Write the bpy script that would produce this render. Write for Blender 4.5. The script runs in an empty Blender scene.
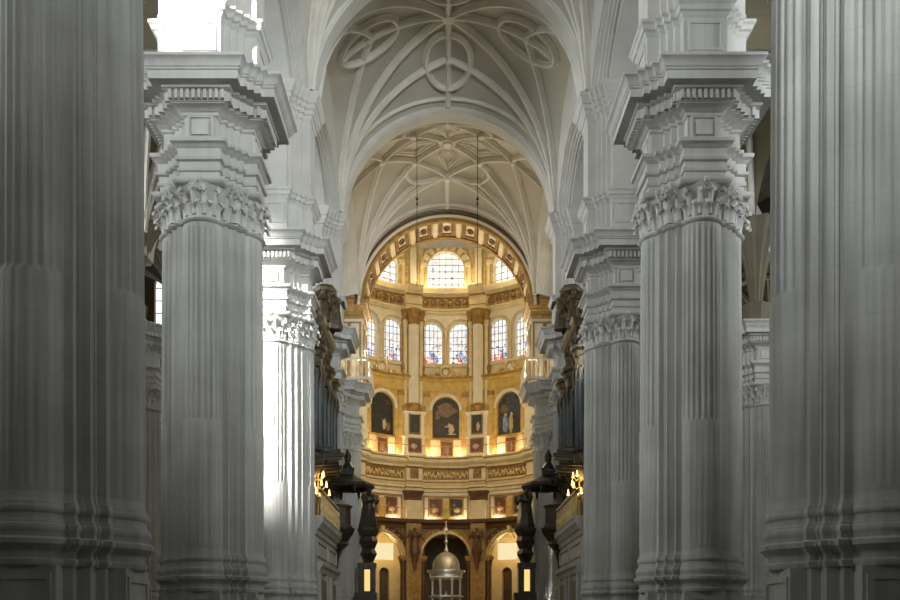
import bpy, bmesh, math, random
from math import pi, sin, cos, sqrt, radians, atan2
from mathutils import Vector, Matrix
random.seed(11)
scene = bpy.context.scene
COL = scene.collection
EYE = 1.6                        # eye height; heights "h" below are metres above the eye

# ------------------------------------------------------------------ mesh builder
class MB:
    def __init__(self): self.v = []; self.f = []
    def add(self, vs, fs):
        o = len(self.v); self.v += [tuple(p) for p in vs]; self.f += [tuple(i + o for i in q) for q in fs]
    def box(self, x0, x1, y0, y1, z0, z1, n=1):
        vs = []; fs = []
        for i in range(n + 1):
            x = x0 + (x1 - x0) * i / n
            vs += [(x, y0, z0), (x, y1, z0), (x, y1, z1), (x, y0, z1)]
        for i in range(n):
            a = 4 * i; b = a + 4
            fs += [(a, b, b + 1, a + 1), (a + 1, b + 1, b + 2, a + 2), (a + 2, b + 2, b + 3, a + 3), (a + 3, b + 3, b, a)]
        fs += [(0, 1, 2, 3), (4 * n + 3, 4 * n + 2, 4 * n + 1, 4 * n)]
        self.add(vs, fs)
    def loft(self, rings, c0=True, c1=True, closed=True):
        n = len(rings[0]); vs = [p for r in rings for p in r]; fs = []
        for k in range(len(rings) - 1):
            for i in range(n if closed else n - 1):
                j = (i + 1) % n
                fs.append((k * n + i, k * n + j, (k + 1) * n + j, (k + 1) * n + i))
        if c0: fs.append(tuple(range(n - 1, -1, -1)))
        if c1: fs.append(tuple((len(rings) - 1) * n + i for i in range(n)))
        self.add(vs, fs)
    def lathe(self, prof, n=24, c=(0, 0, 0), flute=0, sx=1, sy=1):
        rings = []
        for r, z in prof:
            ring = []
            for i in range(n):
                a = 2 * pi * i / n; q = r
                if flute and i % 2: q = r * (1 - flute)
                ring.append((c[0] + q * cos(a) * sx, c[1] + q * sin(a) * sy, c[2] + z))
            rings.append(ring)
        self.loft(rings)
    def tube(self, pts, r, n=8, r1=None):
        P = [Vector(p) for p in pts]; rings = []
        for i, p in enumerate(P):
            t = (P[min(i + 1, len(P) - 1)] - P[max(i - 1, 0)]).normalized()
            u = Vector((0, 0, 1)) if abs(t.z) < .9 else Vector((1, 0, 0))
            s = t.cross(u).normalized(); w = s.cross(t)
            rr = r if r1 is None else r + (r1 - r) * i / (len(P) - 1)
            rings.append([tuple(p + s * rr * cos(2 * pi * k / n) + w * rr * sin(2 * pi * k / n)) for k in range(n)])
        self.loft(rings)
    def ball(self, c, r, n=12, m=8, s=(1, 1, 1)):
        rings = []
        for k in range(1, m):
            t = pi * k / m
            rings.append([(c[0] + r * sin(t) * cos(2 * pi * i / n) * s[0], c[1] + r * sin(t) * sin(2 * pi * i / n) * s[1], c[2] - r * cos(t) * s[2]) for i in range(n)])
        self.loft(rings)
    def sweep(self, path, frames, prof, closed=False):
        """path: points; frames: (side, out) unit vectors per point; prof: (a along side, b along out)"""
        rings = [[tuple(p + s * a + o * b for a, b in ())] for p, s, o in ()]
        rings = []
        for p, (s, o) in zip(path, frames):
            rings.append([tuple(Vector(p) + s * a + o * b) for a, b in prof])
        if closed: rings.append(rings[0])
        self.loft(rings, not closed, not closed)
    def map(self, fn): self.v = [fn(p) for p in self.v]; return self
    def build(self, name, mat, parent=None, smooth=True, ang=35):
        me = bpy.data.meshes.new(name)
        me.from_pydata(self.v, [], self.f)
        bm = bmesh.new(); bm.from_mesh(me)
        bmesh.ops.recalc_face_normals(bm, faces=bm.faces); bm.to_mesh(me); bm.free()
        if smooth:
            me.polygons.foreach_set('use_smooth', [True] * len(me.polygons)); me.set_sharp_from_angle(angle=radians(ang))
        me.materials.append(mat)
        o = bpy.data.objects.new(name, me); COL.objects.link(o)
        if parent: o.parent = parent
        return o

def empty(name, loc=(0, 0, 0), rz=0):
    o = bpy.data.objects.new(name, None); o.location = loc; o.rotation_euler = (0, 0, rz); o.empty_display_size = .2
    COL.objects.link(o); return o
def tag(o, label=None, cat=None, group=None, kind='thing'):
    if label: o['label'] = label
    if cat: o['category'] = cat
    if group: o['group'] = group
    if kind: o['kind'] = kind
    return o
def struct(o, label=None): 
    o['kind'] = 'structure'
    if label: o['label'] = label
    return o
def copy_tree(o, parent=None):
    c = o.copy(); COL.objects.link(c)
    if parent: c.parent = parent
    for ch in list(o.children): copy_tree(ch, c)
    return c
def V(*a): return Vector(a)

# ------------------------------------------------------------------ materials
def mat(name, col, rough=.7, metal=0.0, var=.12, scale=1.2, streak=0.0, joints=0.0, col2=None, bump=0.0, emit=0, vein=0):
    m = bpy.data.materials.new(name); m.use_nodes = True
    nt = m.node_tree; N = nt.nodes; L = nt.links; b = N['Principled BSDF']
    b.inputs['Roughness'].default_value = rough; b.inputs['Metallic'].default_value = metal
    geo = N.new('ShaderNodeNewGeometry')
    n1 = N.new('ShaderNodeTexNoise'); n1.inputs['Scale'].default_value = scale; n1.inputs['Detail'].default_value = 5
    L.new(geo.outputs['Position'], n1.inputs['Vector'])
    mix = N.new('ShaderNodeMix'); mix.data_type = 'RGBA'
    c = Vector(col)
    mix.inputs[6].default_value = (*(c * (1 - var)), 1)
    mix.inputs[7].default_value = (*(Vector(col2) if col2 else c * (1 + var)), 1)
    mr = N.new('ShaderNodeMapRange'); mr.inputs[1].default_value = .3; mr.inputs[2].default_value = .7
    L.new(n1.outputs['Fac'], mr.inputs[0]); L.new(mr.outputs[0], mix.inputs[0])
    out = mix.outputs[2]
    def mul(fac_socket, lo):
        nonlocal out
        r = N.new('ShaderNodeMapRange'); r.inputs[3].default_value = lo; r.inputs[4].default_value = 1
        L.new(fac_socket, r.inputs[0])
        k = N.new('ShaderNodeVectorMath'); k.operation = 'SCALE'
        L.new(out, k.inputs[0]); L.new(r.outputs[0], k.inputs['Scale']); out = k.outputs[0]
        return r
    if streak:
        mp = N.new('ShaderNodeMapping'); mp.inputs['Scale'].default_value = (5, 5, .16)
        L.new(geo.outputs['Position'], mp.inputs['Vector'])
        n2 = N.new('ShaderNodeTexNoise'); n2.inputs['Scale'].default_value = 1; n2.inputs['Detail'].default_value = 4
        L.new(mp.outputs[0], n2.inputs['Vector'])
        r = mul(n2.outputs['Fac'], 1 - streak); r.inputs[1].default_value = .28; r.inputs[2].default_value = .62
    if joints:
        sp = N.new('ShaderNodeSeparateXYZ'); L.new(geo.outputs['Position'], sp.inputs[0])
        # blocks of slightly different tone, one course = 0.95 m
        d = N.new('ShaderNodeMath'); d.operation = 'DIVIDE'; d.inputs[1].default_value = .95; L.new(sp.outputs['Z'], d.inputs[0])
        fr = N.new('ShaderNodeMath'); fr.operation = 'FRACT'; L.new(d.outputs[0], fr.inputs[0])
        lt = N.new('ShaderNodeMath'); lt.operation = 'GREATER_THAN'; lt.inputs[1].default_value = .016; L.new(fr.outputs[0], lt.inputs[0])
        mul(lt.outputs[0], 1 - joints)
        fl = N.new('ShaderNodeMath'); fl.operation = 'FLOOR'; L.new(d.outputs[0], fl.inputs[0])
        rx = N.new('ShaderNodeMath'); rx.operation = 'MULTIPLY_ADD'; rx.inputs[1].default_value = 1.1; L.new(sp.outputs['X'], rx.inputs[0]); L.new(fl.outputs[0], rx.inputs[2])
        fx = N.new('ShaderNodeMath'); fx.operation = 'FLOOR'; L.new(rx.outputs[0], fx.inputs[0])
        cb = N.new('ShaderNodeCombineXYZ'); L.new(fl.outputs[0], cb.inputs[2])
        wn = N.new('ShaderNodeTexWhiteNoise'); L.new(cb.outputs[0], wn.inputs['Vector'])
        mul(wn.outputs['Value'], 1 - joints * .45)
    L.new(out, b.inputs['Base Color'])
    if bump:
        bp = N.new('ShaderNodeBump'); bp.inputs['Strength'].default_value = bump; bp.inputs['Distance'].default_value = .02
        n3 = N.new('ShaderNodeTexNoise'); n3.inputs['Scale'].default_value = 14; L.new(geo.outputs['Position'], n3.inputs['Vector'])
        L.new(n3.outputs['Fac'], bp.inputs['Height']); L.new(bp.outputs[0], b.inputs['Normal'])
    return m
def mat_emit(name, col, s):
    m = bpy.data.materials.new(name); m.use_nodes = True; nt = m.node_tree; nt.nodes.clear()
    e = nt.nodes.new('ShaderNodeEmission'); e.inputs[0].default_value = (*col, 1); e.inputs[1].default_value = s
    o = nt.nodes.new('ShaderNodeOutputMaterial'); nt.links.new(e.outputs[0], o.inputs[0]); return m
def ramp_mat(name, stops, scale, emit=0, rough=.5, coords='Object', distort=0, kind='noise', base=None, lo_z=None):
    """coloured patches (stained glass, painted canvas)"""
    m = bpy.data.materials.new(name); m.use_nodes = True; nt = m.node_tree; N = nt.nodes; L = nt.links; b = N['Principled BSDF']
    tc = N.new('ShaderNodeTexCoord')
    if kind == 'voronoi':
        t = N.new('ShaderNodeTexVoronoi'); t.inputs['Scale'].default_value = scale; L.new(tc.outputs[coords], t.inputs['Vector'])
        s = N.new('ShaderNodeSeparateColor'); L.new(t.outputs['Color'], s.inputs[0]); fac = s.outputs[0]
    else:
        t = N.new('ShaderNodeTexNoise'); t.inputs['Scale'].default_value = scale; t.inputs['Detail'].default_value = 3; t.inputs['Distortion'].default_value = distort
        L.new(tc.outputs[coords], t.inputs['Vector']); fac = t.outputs['Fac']
    r = N.new('ShaderNodeValToRGB'); r.color_ramp.interpolation = 'CONSTANT' if kind == 'voronoi' else 'LINEAR'
    els = r.color_ramp.elements
    while len(els) < len(stops): els.new(.5)
    for e, (p, c) in zip(els, stops): e.position = p; e.color = (*c, 1)
    L.new(fac, r.inputs[0]); out = r.outputs[0]
    if lo_z is not None:      # coloured figures only in the lower part, clear glass above
        sp = N.new('ShaderNodeSeparateXYZ'); L.new(tc.outputs['Object'], sp.inputs[0])
        mr = N.new('ShaderNodeMapRange'); mr.inputs[1].default_value = lo_z[0]; mr.inputs[2].default_value = lo_z[1]
        L.new(sp.outputs['Z'], mr.inputs[0])
        mx = N.new('ShaderNodeMix'); mx.data_type = 'RGBA'; L.new(mr.outputs[0], mx.inputs[0]); L.new(out, mx.inputs[6]); mx.inputs[7].default_value = (.9, .95, 1, 1)
        out = mx.outputs[2]
    L.new(out, b.inputs['Base Color']); b.inputs['Roughness'].default_value = rough
    if emit: L.new(out, b.inputs['Emission Color']); b.inputs['Emission Strength'].default_value = emit
    return m

STONE = mat('grey_limestone', (.57, .563, .525), .8, var=.12, scale=.8, streak=.27, joints=.1, bump=.15)
STONE_CAP = mat('pale_carved_limestone', (.63, .62, .59), .8, var=.08, streak=.1)
VAULT = mat('vault_plaster', (.47, .445, .375), .85, var=.1, scale=.5, streak=0, bump=.1)
RIB = mat('rib_stone', (.68, .65, .58), .8, var=.08)
ARCHST = mat('arch_stone', (.6, .59, .55), .8, var=.08, scale=1)
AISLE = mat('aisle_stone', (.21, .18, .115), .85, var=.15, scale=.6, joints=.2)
CREAM = mat('cream_gilded_wall', (.75, .63, .39), .55, var=.12, scale=1.5)
CREAMW = mat('cream_stone', (.8, .73, .57), .6, var=.08, scale=1.5)
GOLD = mat('gilding', (.78, .57, .22), .4, .35, var=.25, scale=4, col2=(.9, .72, .34))
GOLDD = mat('dull_gilding_and_shade', (.38, .23, .065), .45, .25, var=.3, scale=3)  # dark tone also stands for shade in the apse moulding gaps
BLOCKM = mat('orange_brown_marble', (.42, .22, .06), .45, 0, var=.2, scale=2)
OCHRE = mat('ochre_marble', (.62, .43, .12), .45, .1, var=.2, scale=2)
BROWN = mat('brown_carved_relief', (.20, .10, .04), .5, .15, var=.45, scale=5, col2=(.4, .23, .08))
BROWNM = mat('brown_marble', (.38, .25, .10), .45, 0, var=.3, scale=3)
BROWND = mat('dark_brown_marble', (.13, .065, .028), .4, 0, var=.3, scale=3)
WOOD = mat('dark_walnut', (.085, .06, .035), .5, var=.3, scale=4)
WOODG = mat('gilded_walnut', (.07, .05, .028), .5, .2, var=.5, scale=5, col2=(.18, .13, .06))
BLACKW = mat('black_bronze', (.035, .032, .026), .38, .3, var=.6, scale=6, col2=(.08, .06, .035))
PIPE = mat('organ_tin', (.075, .09, .09), .45, .25, var=.15, scale=2)
SILVER = mat('silver', (.72, .7, .64), .35, .7, var=.12, scale=5)
IRON = mat('lead_came', (.05, .05, .055), .6, .2)
FLOOR = mat('floor_marble', (.16, .15, .13), .4, var=.1, joints=0)
PLASTER = mat('ambulatory_plaster', (.75, .62, .36), .7, var=.1)
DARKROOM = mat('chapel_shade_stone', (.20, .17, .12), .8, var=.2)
GLASS_A = ramp_mat('stained_glass_scene', [(0, (.95, .97, 1)), (.5, (.72, .82, 1)), (.62, (.3, .36, .55)), (.68, (.97, .97, 1)), (.8, (.6, .2, .15)), (.84, (.9, .86, .7)), (.9, (.15, .17, .22)), (.94, (1, 1, 1))], 5.5, emit=.75, kind='voronoi', lo_z=(27.2, 29.6))
GLASS_B = ramp_mat('clear_quarry_glass', [(0, (.95, .97, 1)), (.7, (.8, .88, 1)), (.85, (1, 1, 1)), (.9, (.45, .5, .72))], 3.4, emit=.62, kind='voronoi')
GLASS_C = ramp_mat('blue_glass', [(0, (.3, .36, .55)), (.5, (.6, .68, .85)), (.8, (.16, .19, .3))], 5, emit=.9, kind='voronoi')
GLASS_R = ramp_mat('red_glass', [(0, (.72, .16, .13)), (.5, (.95, .8, .7)), (.75, (.45, .08, .07))], 5, emit=1.0, kind='voronoi')
DAY = mat_emit('daylight_glass', (.93, .96, 1), 1.3)
DAYS = mat_emit('dull_daylight_glass', (.93, .96, 1), .6)
LIT = mat_emit('lit_alabaster', (1, .84, .48), .95)
LAMPY = mat_emit('warm_lamp', (1, .62, .2), 4)
AMBER = mat_emit('ambulatory_gap_glow', (1, .68, .24), 1.1)  # glow standing in for the lit ambulatory gap, not a lamp
def canvas(name, dark, mid, light, seedscale): return ramp_mat(name, [(.3, dark), (.5, mid), (.62, dark), (.72, light)], seedscale, rough=.45, distort=1.2)
CANV1 = canvas('dark_oil_canvas', (.016, .014, .011), (.05, .032, .016), (.1, .07, .035), .9)
CANV2 = canvas('night_oil_canvas', (.012, .014, .014), (.03, .035, .03), (.12, .1, .06), 1.6)
CANV3 = canvas('red_oil_canvas', (.05, .018, .01), (.18, .06, .03), (.4, .25, .12), 2.2)
CANV4 = canvas('blue_oil_canvas', (.02, .025, .03), (.06, .08, .1), (.3, .26, .18), 1.2)
FLESH = mat('painted_pale_figure', (.55, .42, .28), .5, var=.2, scale=5)
PBLUE = mat('painted_blue_robe', (.22, .3, .4), .5, var=.3, scale=4)
PGREEN = mat('painted_ochre_robe', (.45, .38, .18), .5, var=.3, scale=4)
PCLOUD = mat('painted_brown_cloud', (.2, .14, .075), .5, var=.35, scale=3)
PDARK = mat('painted_dark_robe', (.05, .03, .025), .5, var=.4, scale=4)

# ------------------------------------------------------------------ nave pier
NAVE = 7.06
ROWS = [15.4, 25.7, 36.0, 46.3, 56.6]
RC, CC, AA = .62, .85, radians(61)                       # attached column radius and offset
NOOK_S = [(1.11, .565), (1.11, .72), (.96, .72), (.96, .80), (.93, .80), (.93, .93), (.80, .93), (.80, .96), (.72, .96), (.72, 1.11), (.565, 1.11)]
NOOK_P = [(1.1, .64), (1.1, .76), (.95, .76), (.95, .95), (.76, .95), (.76, 1.1), (.64, 1.1)]
NOOK_D = [(1.11, .57), (1.11, .73), (.95, .73), (.95, .95), (.73, .95), (.73, 1.11), (.57, 1.11)]
NOOK_E = [(1.08, .60), (1.08, .76), (.92, .76), (.92, .92), (.76, .92), (.76, 1.08), (.60, 1.08)]
def rot4(pts, k):
    c, s = [(1, 0), (0, 1), (-1, 0), (0, -1)][k]
    return [(x * c - y * s, x * s + y * c) for x, y in pts]
NFL = 9
def plan_round(e, z, fl=0.0, reed=0.0):
    out = []; A = AA; n = NFL * 5
    for k in range(4):
        pts = []
        for i in range(n + 1):
            a = -A + 2 * A * i / n
            d = (0, 0, .75, 1, .75)[i % 5] * fl - (0, .0, .7, 1, .7)[i % 5] * reed
            r = RC + e - d
            pts.append((CC + r * cos(a), r * sin(a)))
        pts += [(x + e, y + e) for x, y in NOOK_S]
        out += rot4(pts, k)
    return [(x, y, z) for x, y in out]
def plan_rect(e, z, w, p, nook):
    out = []
    for k in range(4):
        out += rot4([(p + e, -(w + e)), (p + e, w + e)] + [(x + e, y + e) for x, y in nook], k)
    return [(x, y, z) for x, y in out]
def dentils(mb, e, z0, z1, w, p, nook, sp=.16, wd=.085, dep=.12):
    pl = plan_rect(e, 0, w, p, nook); n = len(pl)
    for i in range(n):
        a = V(*pl[i][:2], 0); b = V(*pl[(i + 1) % n][:2], 0); t = b - a; Ln = t.length
        t.normalize(); nn = V(t.y, -t.x, 0)
        m = max(1, int(round(Ln / sp)))
        for k in range(m):
            q = a + t * ((k + .5) * Ln / m)
            c = [q - t * wd / 2 - nn * .02, q + t * wd / 2 - nn * .02, q + t * wd / 2 + nn * dep, q - t * wd / 2 + nn * dep]
            mb.add([(v.x, v.y, z0) for v in c] + [(v.x, v.y, z1) for v in c], [(0, 1, 2, 3), (4, 5, 6, 7), (0, 1, 5, 4), (1, 2, 6, 5), (2, 3, 7, 6), (3, 0, 4, 7)])
def leaf(mb, base, d, z, h, w, curl, lean=.12):
    """acanthus leaf: lobed blade rising along the bell and curling outward at its tip"""
    d = V(d[0], d[1], 0).normalized(); t = V(-d.y, d.x, 0); b = V(base[0], base[1], z)
    rings = []; n = 9
    for i in range(n + 1):
        s = i / n
        if s < .7: zz = h * s / .7 * .95; out = .02 + lean * (s / .7) ** 2
        else:
            q = (s - .7) / .3 * pi * .75; zz = h * .95 + h * .06 * sin(q * 1.1) - curl * .55 * (1 - cos(q)); out = .02 + lean + curl * sin(q * .8)
        ww = w * (1 - .45 * s ** 3) * (1 - .28 * abs(sin(s * pi * 4.0))) * .5
        if i == n: ww *= .4
        c = b + d * out + V(0, 0, zz)
        th = .035
        rings.append([tuple(c - t * ww - d * th), tuple(c - t * ww * .55 + d * .012), tuple(c + d * .035), tuple(c + t * ww * .55 + d * .012), tuple(c + t * ww - d * th), tuple(c - d * (th + .03))])
    mb.loft(rings)
def spiral(mb, c, ax, r0, rad, turns=1.6, flip=1):
    ax = V(*ax).normalized(); pts = []
    for i in range(22):
        a = turns * 2 * pi * i / 21; r = r0 * (1 - .82 * i / 21)
        pts.append(tuple(V(*c) + ax * r * cos(a + pi / 2) * flip + V(0, 0, r * sin(a + pi / 2))))
    mb.tube(pts, rad, 6, rad * .7)

def capital_mesh():
    mb = MB(); z0 = 11.44 + EYE
    prof = [(0, -.12), (.05, -.10), (.085, -.05), (.05, 0), (.0, .02), (-.07, .08), (-.09, .4), (-.08, .6), (-.03, .78), (.08, .88), (.10, .93)]
    mb.loft([plan_round(e, z0 + z) for e, z in prof])
    mb.loft([plan_rect(e, z0 + z, .58, 1.42, NOOK_E) for e, z in [(.06, .90), (.12, .93), (.16, 1.0), (.16, 1.05)]])
    for k in range(4):
        c, s = [(1, 0), (0, 1), (-1, 0), (0, -1)][k]
        R = lambda x, y: (x * c - y * s, x * s + y * c)
        for a in (-54, -27, 0, 27, 54):
            a = radians(a); leaf(mb, R(CC + (RC - .05) * cos(a), (RC - .05) * sin(a)), R(cos(a), sin(a)), z0 + .02, .42, .24, .15, .1)
        for a in (-42, -14, 14, 42):
            a = radians(a); leaf(mb, R(CC + (RC - .05) * cos(a), (RC - .05) * sin(a)), R(cos(a), sin(a)), z0 + .1, .68, .21, .17, .12)
        # nook leaves, two tiers on the diagonal
        for (x, y, dx, dy, h, w) in [(1.04, .72, .6, 1, .42, .22), (.95, .84, 1, .6, .44, .2), (.84, .95, .6, 1, .44, .2), (.72, 1.04, 1, .6, .42, .22), (.93, .93, 1, 1, .72, .3), (1.1, .66, .8, .8, .68, .2), (.66, 1.1, .8, .8, .68, .2)]:
            leaf(mb, R(x, y), R(dx, dy), z0 + .03, h, w, .16, .1)
        # volutes at both abacus corners of each column, small helices in the middle
        for sg in (-1, 1):
            q = R(CC + .52, sg * .5); ax = R(.75, sg * .65); spiral(mb, (q[0], q[1], z0 + .76), (ax[0], ax[1], 0), .15, .042)
            q = R(CC + .68, sg * .10); ax = R(0, sg); spiral(mb, (q[0], q[1], z0 + .78), (-ax[0], -ax[1], 0), .10, .03)
            q = R(1.08, .98) if sg > 0 else R(.98, 1.08)
            ax = R(1, 1); spiral(mb, (q[0], q[1], z0 + .78), (ax[0], ax[1], 0), .12, .035)
        q = R(CC + .72, 0); mb.ball((q[0], q[1], z0 + .99), .085, 8, 6)
    return mb

def make_pier(upper=True, loc=(0, 0, 0), name='clustered_pier'):
    root = empty(name, loc)
    Z = lambda h: h + EYE
    mb = MB()
    PD = lambda h, e: plan_rect(e, Z(h), .57, 1.40, NOOK_D)
    mb.loft([PD(h, e) for h, e in [(-1.6, .22), (-1.15, .22), (-1.1, .18), (-.98, .15), (-.92, .06), (-.88, .0), (1.0, .0)]])
    mb.loft([plan_round(e, Z(h)) for h, e in [(.95, -.1), (.99, -.02), (1.0, .04), (1.05, .07), (1.1, .07), (1.12, .03), (1.2, .04), (1.24, .06), (1.27, .11), (1.31, .14), (1.34, .18), (1.42, .19), (1.45, .15), (1.46, .1)]])
    ped = mb.build('pedestal', STONE, root)
    for k in range(4):
        pm = MB(); w, p = .5, 1.40; z0, z1 = Z(-.7), Z(.86)
        for (a0, a1, b0, b1) in [(-w, w, z1 - .09, z1), (-w, w, z0, z0 + .09), (-w, -w + .09, z0 + .09, z1 - .09), (w - .09, w, z0 + .09, z1 - .09)]:
            pm.box(p - .02, p + .035, a0, a1, b0, b1)
        pm.map(lambda q: (*rot4([(q[0], q[1])], k)[0], q[2])).build('panel_frame', STONE, ped)
    mb = MB()
    prof = [(1.44, .11), (1.53, .115), (1.545, .125), (1.58, .14), (1.63, .14), (1.665, .125), (1.68, .1), (1.72, .095), (1.725, .075), (1.78, .055), (1.84, .06), (1.855, .075), (1.87, .085), (1.9, .095), (1.94, .095), (1.965, .085), (1.975, .08), (2.03, .075), (2.035, .05), (2.1, .03), (2.2, .02)]
    mb.loft([plan_round(e, Z(h)) for h, e in prof]); mb.build('base', STONE, root)
    mb = MB()
    F_ = .042
    rings = [plan_round(.02, Z(2.18)), plan_round(.02, Z(2.3)), plan_round(.02, Z(2.38), 0, .014), plan_round(.015, Z(4), 0, .012), plan_round(.015, Z(5.74), 0, .014), plan_round(.015, Z(5.8), .015), plan_round(.015, Z(5.86), F_), plan_round(.01, Z(8), F_), plan_round(0, Z(10), F_), plan_round(-.01, Z(11.15), F_), plan_round(-.01, Z(11.24), .0), plan_round(-.01, Z(11.36), 0)]
    mb.loft(rings); mb.build('shaft', STONE, root)
    capital_mesh().build('capital', STONE_CAP, root, ang=45)
    mb = MB()
    E = [(12.47, -.06), (12.6, -.05), (12.72, -.05), (12.74, .0), (12.81, .02), (12.82, -.03), (13.0, -.03), (13.03, .05), (13.1, .07), (13.11, .0), (13.36, .0), (13.40, .08), (13.46, .12), (13.48, .17), (13.57, .18), (13.6, .15), (13.63, -.15)]
    R_ = lambda L: [plan_rect(e, Z(h), .60, 1.43, NOOK_E) for h, e in L]
    mb.loft(R_(E)); mb.build('architrave', STONE_CAP, root)
    mb = MB(); mb.loft(R_([(13.6, -.15), (14.30, -.15), (14.33, -.09), (14.42, -.08)])); fr = mb.build('frieze', STONE_CAP, root)
    for k in range(4):
        pm = MB(); z0, z1 = Z(13.66), Z(14.34); w = .36; p = 1.28
        for (a0, a1, b0, b1) in [(-w, w, z1 - .06, z1), (-w, w, z0, z0 + .06), (-w, -w + .06, z0 + .06, z1 - .06), (w - .06, w, z0 + .06, z1 - .06)]:
            pm.box(p - .02, p + .05, a0, a1, b0, b1)
        pm.box(p - .02, p + .07, -w + .13, w - .13, z0 + .14, z1 - .14)
        pm.map(lambda q: (*rot4([(q[0], q[1])], k)[0], q[2])).build('panel', STONE_CAP, fr)
    mb = MB()
    mb.loft(R_([(14.40, -.08), (14.44, -.02), (14.50, .06), (14.53, .16), (14.56, .16), (14.56, .20), (14.82, .22), (14.86, .34), (14.93, .36), (14.94, .56), (14.92, .62), (15.14, .62), (15.16, .66), (15.2, .67), (15.22, .70), (15.32, .73), (15.40, .80), (15.42, .84), (15.50, .84), (15.55, .2)]))
    co = mb.build('cornice', STONE_CAP, root)
    dm = MB(); dentils(dm, .2, Z(14.58), Z(14.82), .60, 1.43, NOOK_E); dm.build('dentil_band', STONE_CAP, co)
    if upper:
        mb = MB(); mb.loft(R_([(15.5, .1), (15.75, .1), (15.8, .02), (15.95, 0), (17.0, 0), (17.05, .05), (17.12, .08), (17.15, .14), (17.27, .16), (17.32, .22), (17.4, .22), (17.42, .0)]))
        at = mb.build('attic', STONE_CAP, root)
        for k in range(4):
            pm = MB(); z0, z1 = Z(16.08), Z(16.9); w = .48; p = 1.43
            for (a0, a1, b0, b1) in [(-w, w, z1 - .07, z1), (-w, w, z0, z0 + .07), (-w, -w + .07, z0 + .07, z1 - .07), (w - .07, w, z0 + .07, z1 - .07)]:
                pm.box(p - .02, p + .04, a0, a1, b0, b1)
            pm.map(lambda q: (*rot4([(q[0], q[1])], k)[0], q[2])).build('panel_frame', STONE_CAP, at)
        mb = MB(); mb.loft(R_([(17.4, -.02), (20.65, -.02)])); mb.build('upper_pilaster', ARCHST, root)
        mb = MB(); mb.loft(R_([(20.6, 0), (20.68, .04), (20.78, .05), (20.8, .1), (20.95, .12), (21.0, .18), (21.15, .2), (21.18, .26), (21.32, .28), (21.42, .36), (21.55, .38), (21.6, .36), (21.64, -.02), (22.6, -.02)]))
        mb.build('impost', ARCHST, root)
    return root

p0 = make_pier(True, (0, 0, 0))
PIER_LABELS = {
    (0, -1): 'huge shadowed fluted pier filling the edge beside the narrow dim aisle gap with arched window',
    (0, 1): 'huge sand-toned fluted pier filling the opposite edge, beside the aisle gap with ribbed corbel',
    (1, -1): 'fluted pier with leafy capital whose block above the cornice glows white in sun',
    (1, 1): 'fluted pier with complete leafy capital and evenly lit grey block above its cornice',
    (2, -1): 'sun-whitened narrow-looking fluted pier standing before the organ, behind the first complete pier',
    (2, 1): 'grey unlit fluted pier half hidden behind a bigger one, before the opposite organ',
    (3, -1): 'distant grey pier behind the organ pipes on the sunlit pier side, cornice showing',
    (3, 1): 'distant grey pier behind the organ pipes on the unlit pier side, cornice showing',
}
first = True
for i, y in enumerate(ROWS[:4]):
    for s in (-1, 1):
        o = p0 if first else copy_tree(p0); first = False
        o.location = (s * NAVE, y, 0); tag(o, PIER_LABELS[(i, s)], 'pier', 'clustered piers of the nave')
lo = make_pier(False, (0, 0, 0))
for s in (-1, 1):
    o = lo if s < 0 else copy_tree(lo)
    o.location = (s * NAVE, ROWS[4], 0)
    tag(o, 'half-hidden grey pier carrying a lit balcony at the chancel arch, ' + ('beside the sunlit side organ' if s < 0 else 'beside the unlit side organ'), 'pier', 'clustered piers of the nave')
ap = None
for s in (-1, 1):
    for y in (46.0, 58.0):
        o = copy_tree(lo); o.location = (16.3 if s > 0 else -16.65, y, 0)
        tag(o, {(-1, 46.0): 'pale aisle pier glimpsed in the gap beside a bright stained-glass sliver', (1, 46.0): 'pale aisle pier glimpsed in the gap below a ribbed fan corbel',
                (-1, 58.0): 'farther aisle pier hidden behind the pale one on the arched window side', (1, 58.0): 'farther aisle pier hidden behind the pale one on the fan corbel side'}[(s, y)], 'pier', 'clustered piers of the aisles')

# ------------------------------------------------------------------ arches and vaults
SPR = 21.6 + EYE
def arch_band(mb, R, prof, c, axis='y', a0=0, a1=pi, n=48):
    """prof: closed list of (radius, along); semicircle in the plane across `axis`"""
    rings = []
    for i in range(n + 1):
        a = a0 + (a1 - a0) * i / n
        if axis == 'y': rings.append([(c[0] + r * cos(a), c[1] + t, c[2] + r * sin(a)) for r, t in prof])
        else: rings.append([(c[0] + t, c[1] + r * cos(a), c[2] + r * sin(a)) for r, t in prof])
    mb.loft(rings)
TP = [(5.48, -.42), (5.48, .42), (5.53, .44), (5.53, .5), (5.58, .52), (5.62, .56), (6.6, .56), (6.6, -.56), (5.62, -.56), (5.58, -.52), (5.53, -.5), (5.53, -.44)]
mb = MB(); arch_band(mb, 0, TP, (0, 0, SPR)); arch0 = mb.build('transverse_arch', ARCHST)
ARL = {25.7: 'broad stone arch above the two complete leafy capitals', 36.0: 'nearer round grey stone arch framing the star-ribbed vault',
       46.3: 'farther round stone arch framing the warm lozenge-ribbed vault'}
for i, y in enumerate(ROWS[1:4]):
    o = arch0 if i == 0 else copy_tree(arch0); o.location = (0, y, {25.7: 0, 36.0: .2, 46.3: 0}[y])
    tag(o, ARL[y], 'arch', 'round arches across the nave')
AR, AC = 4.88, 18.05 + EYE
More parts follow.
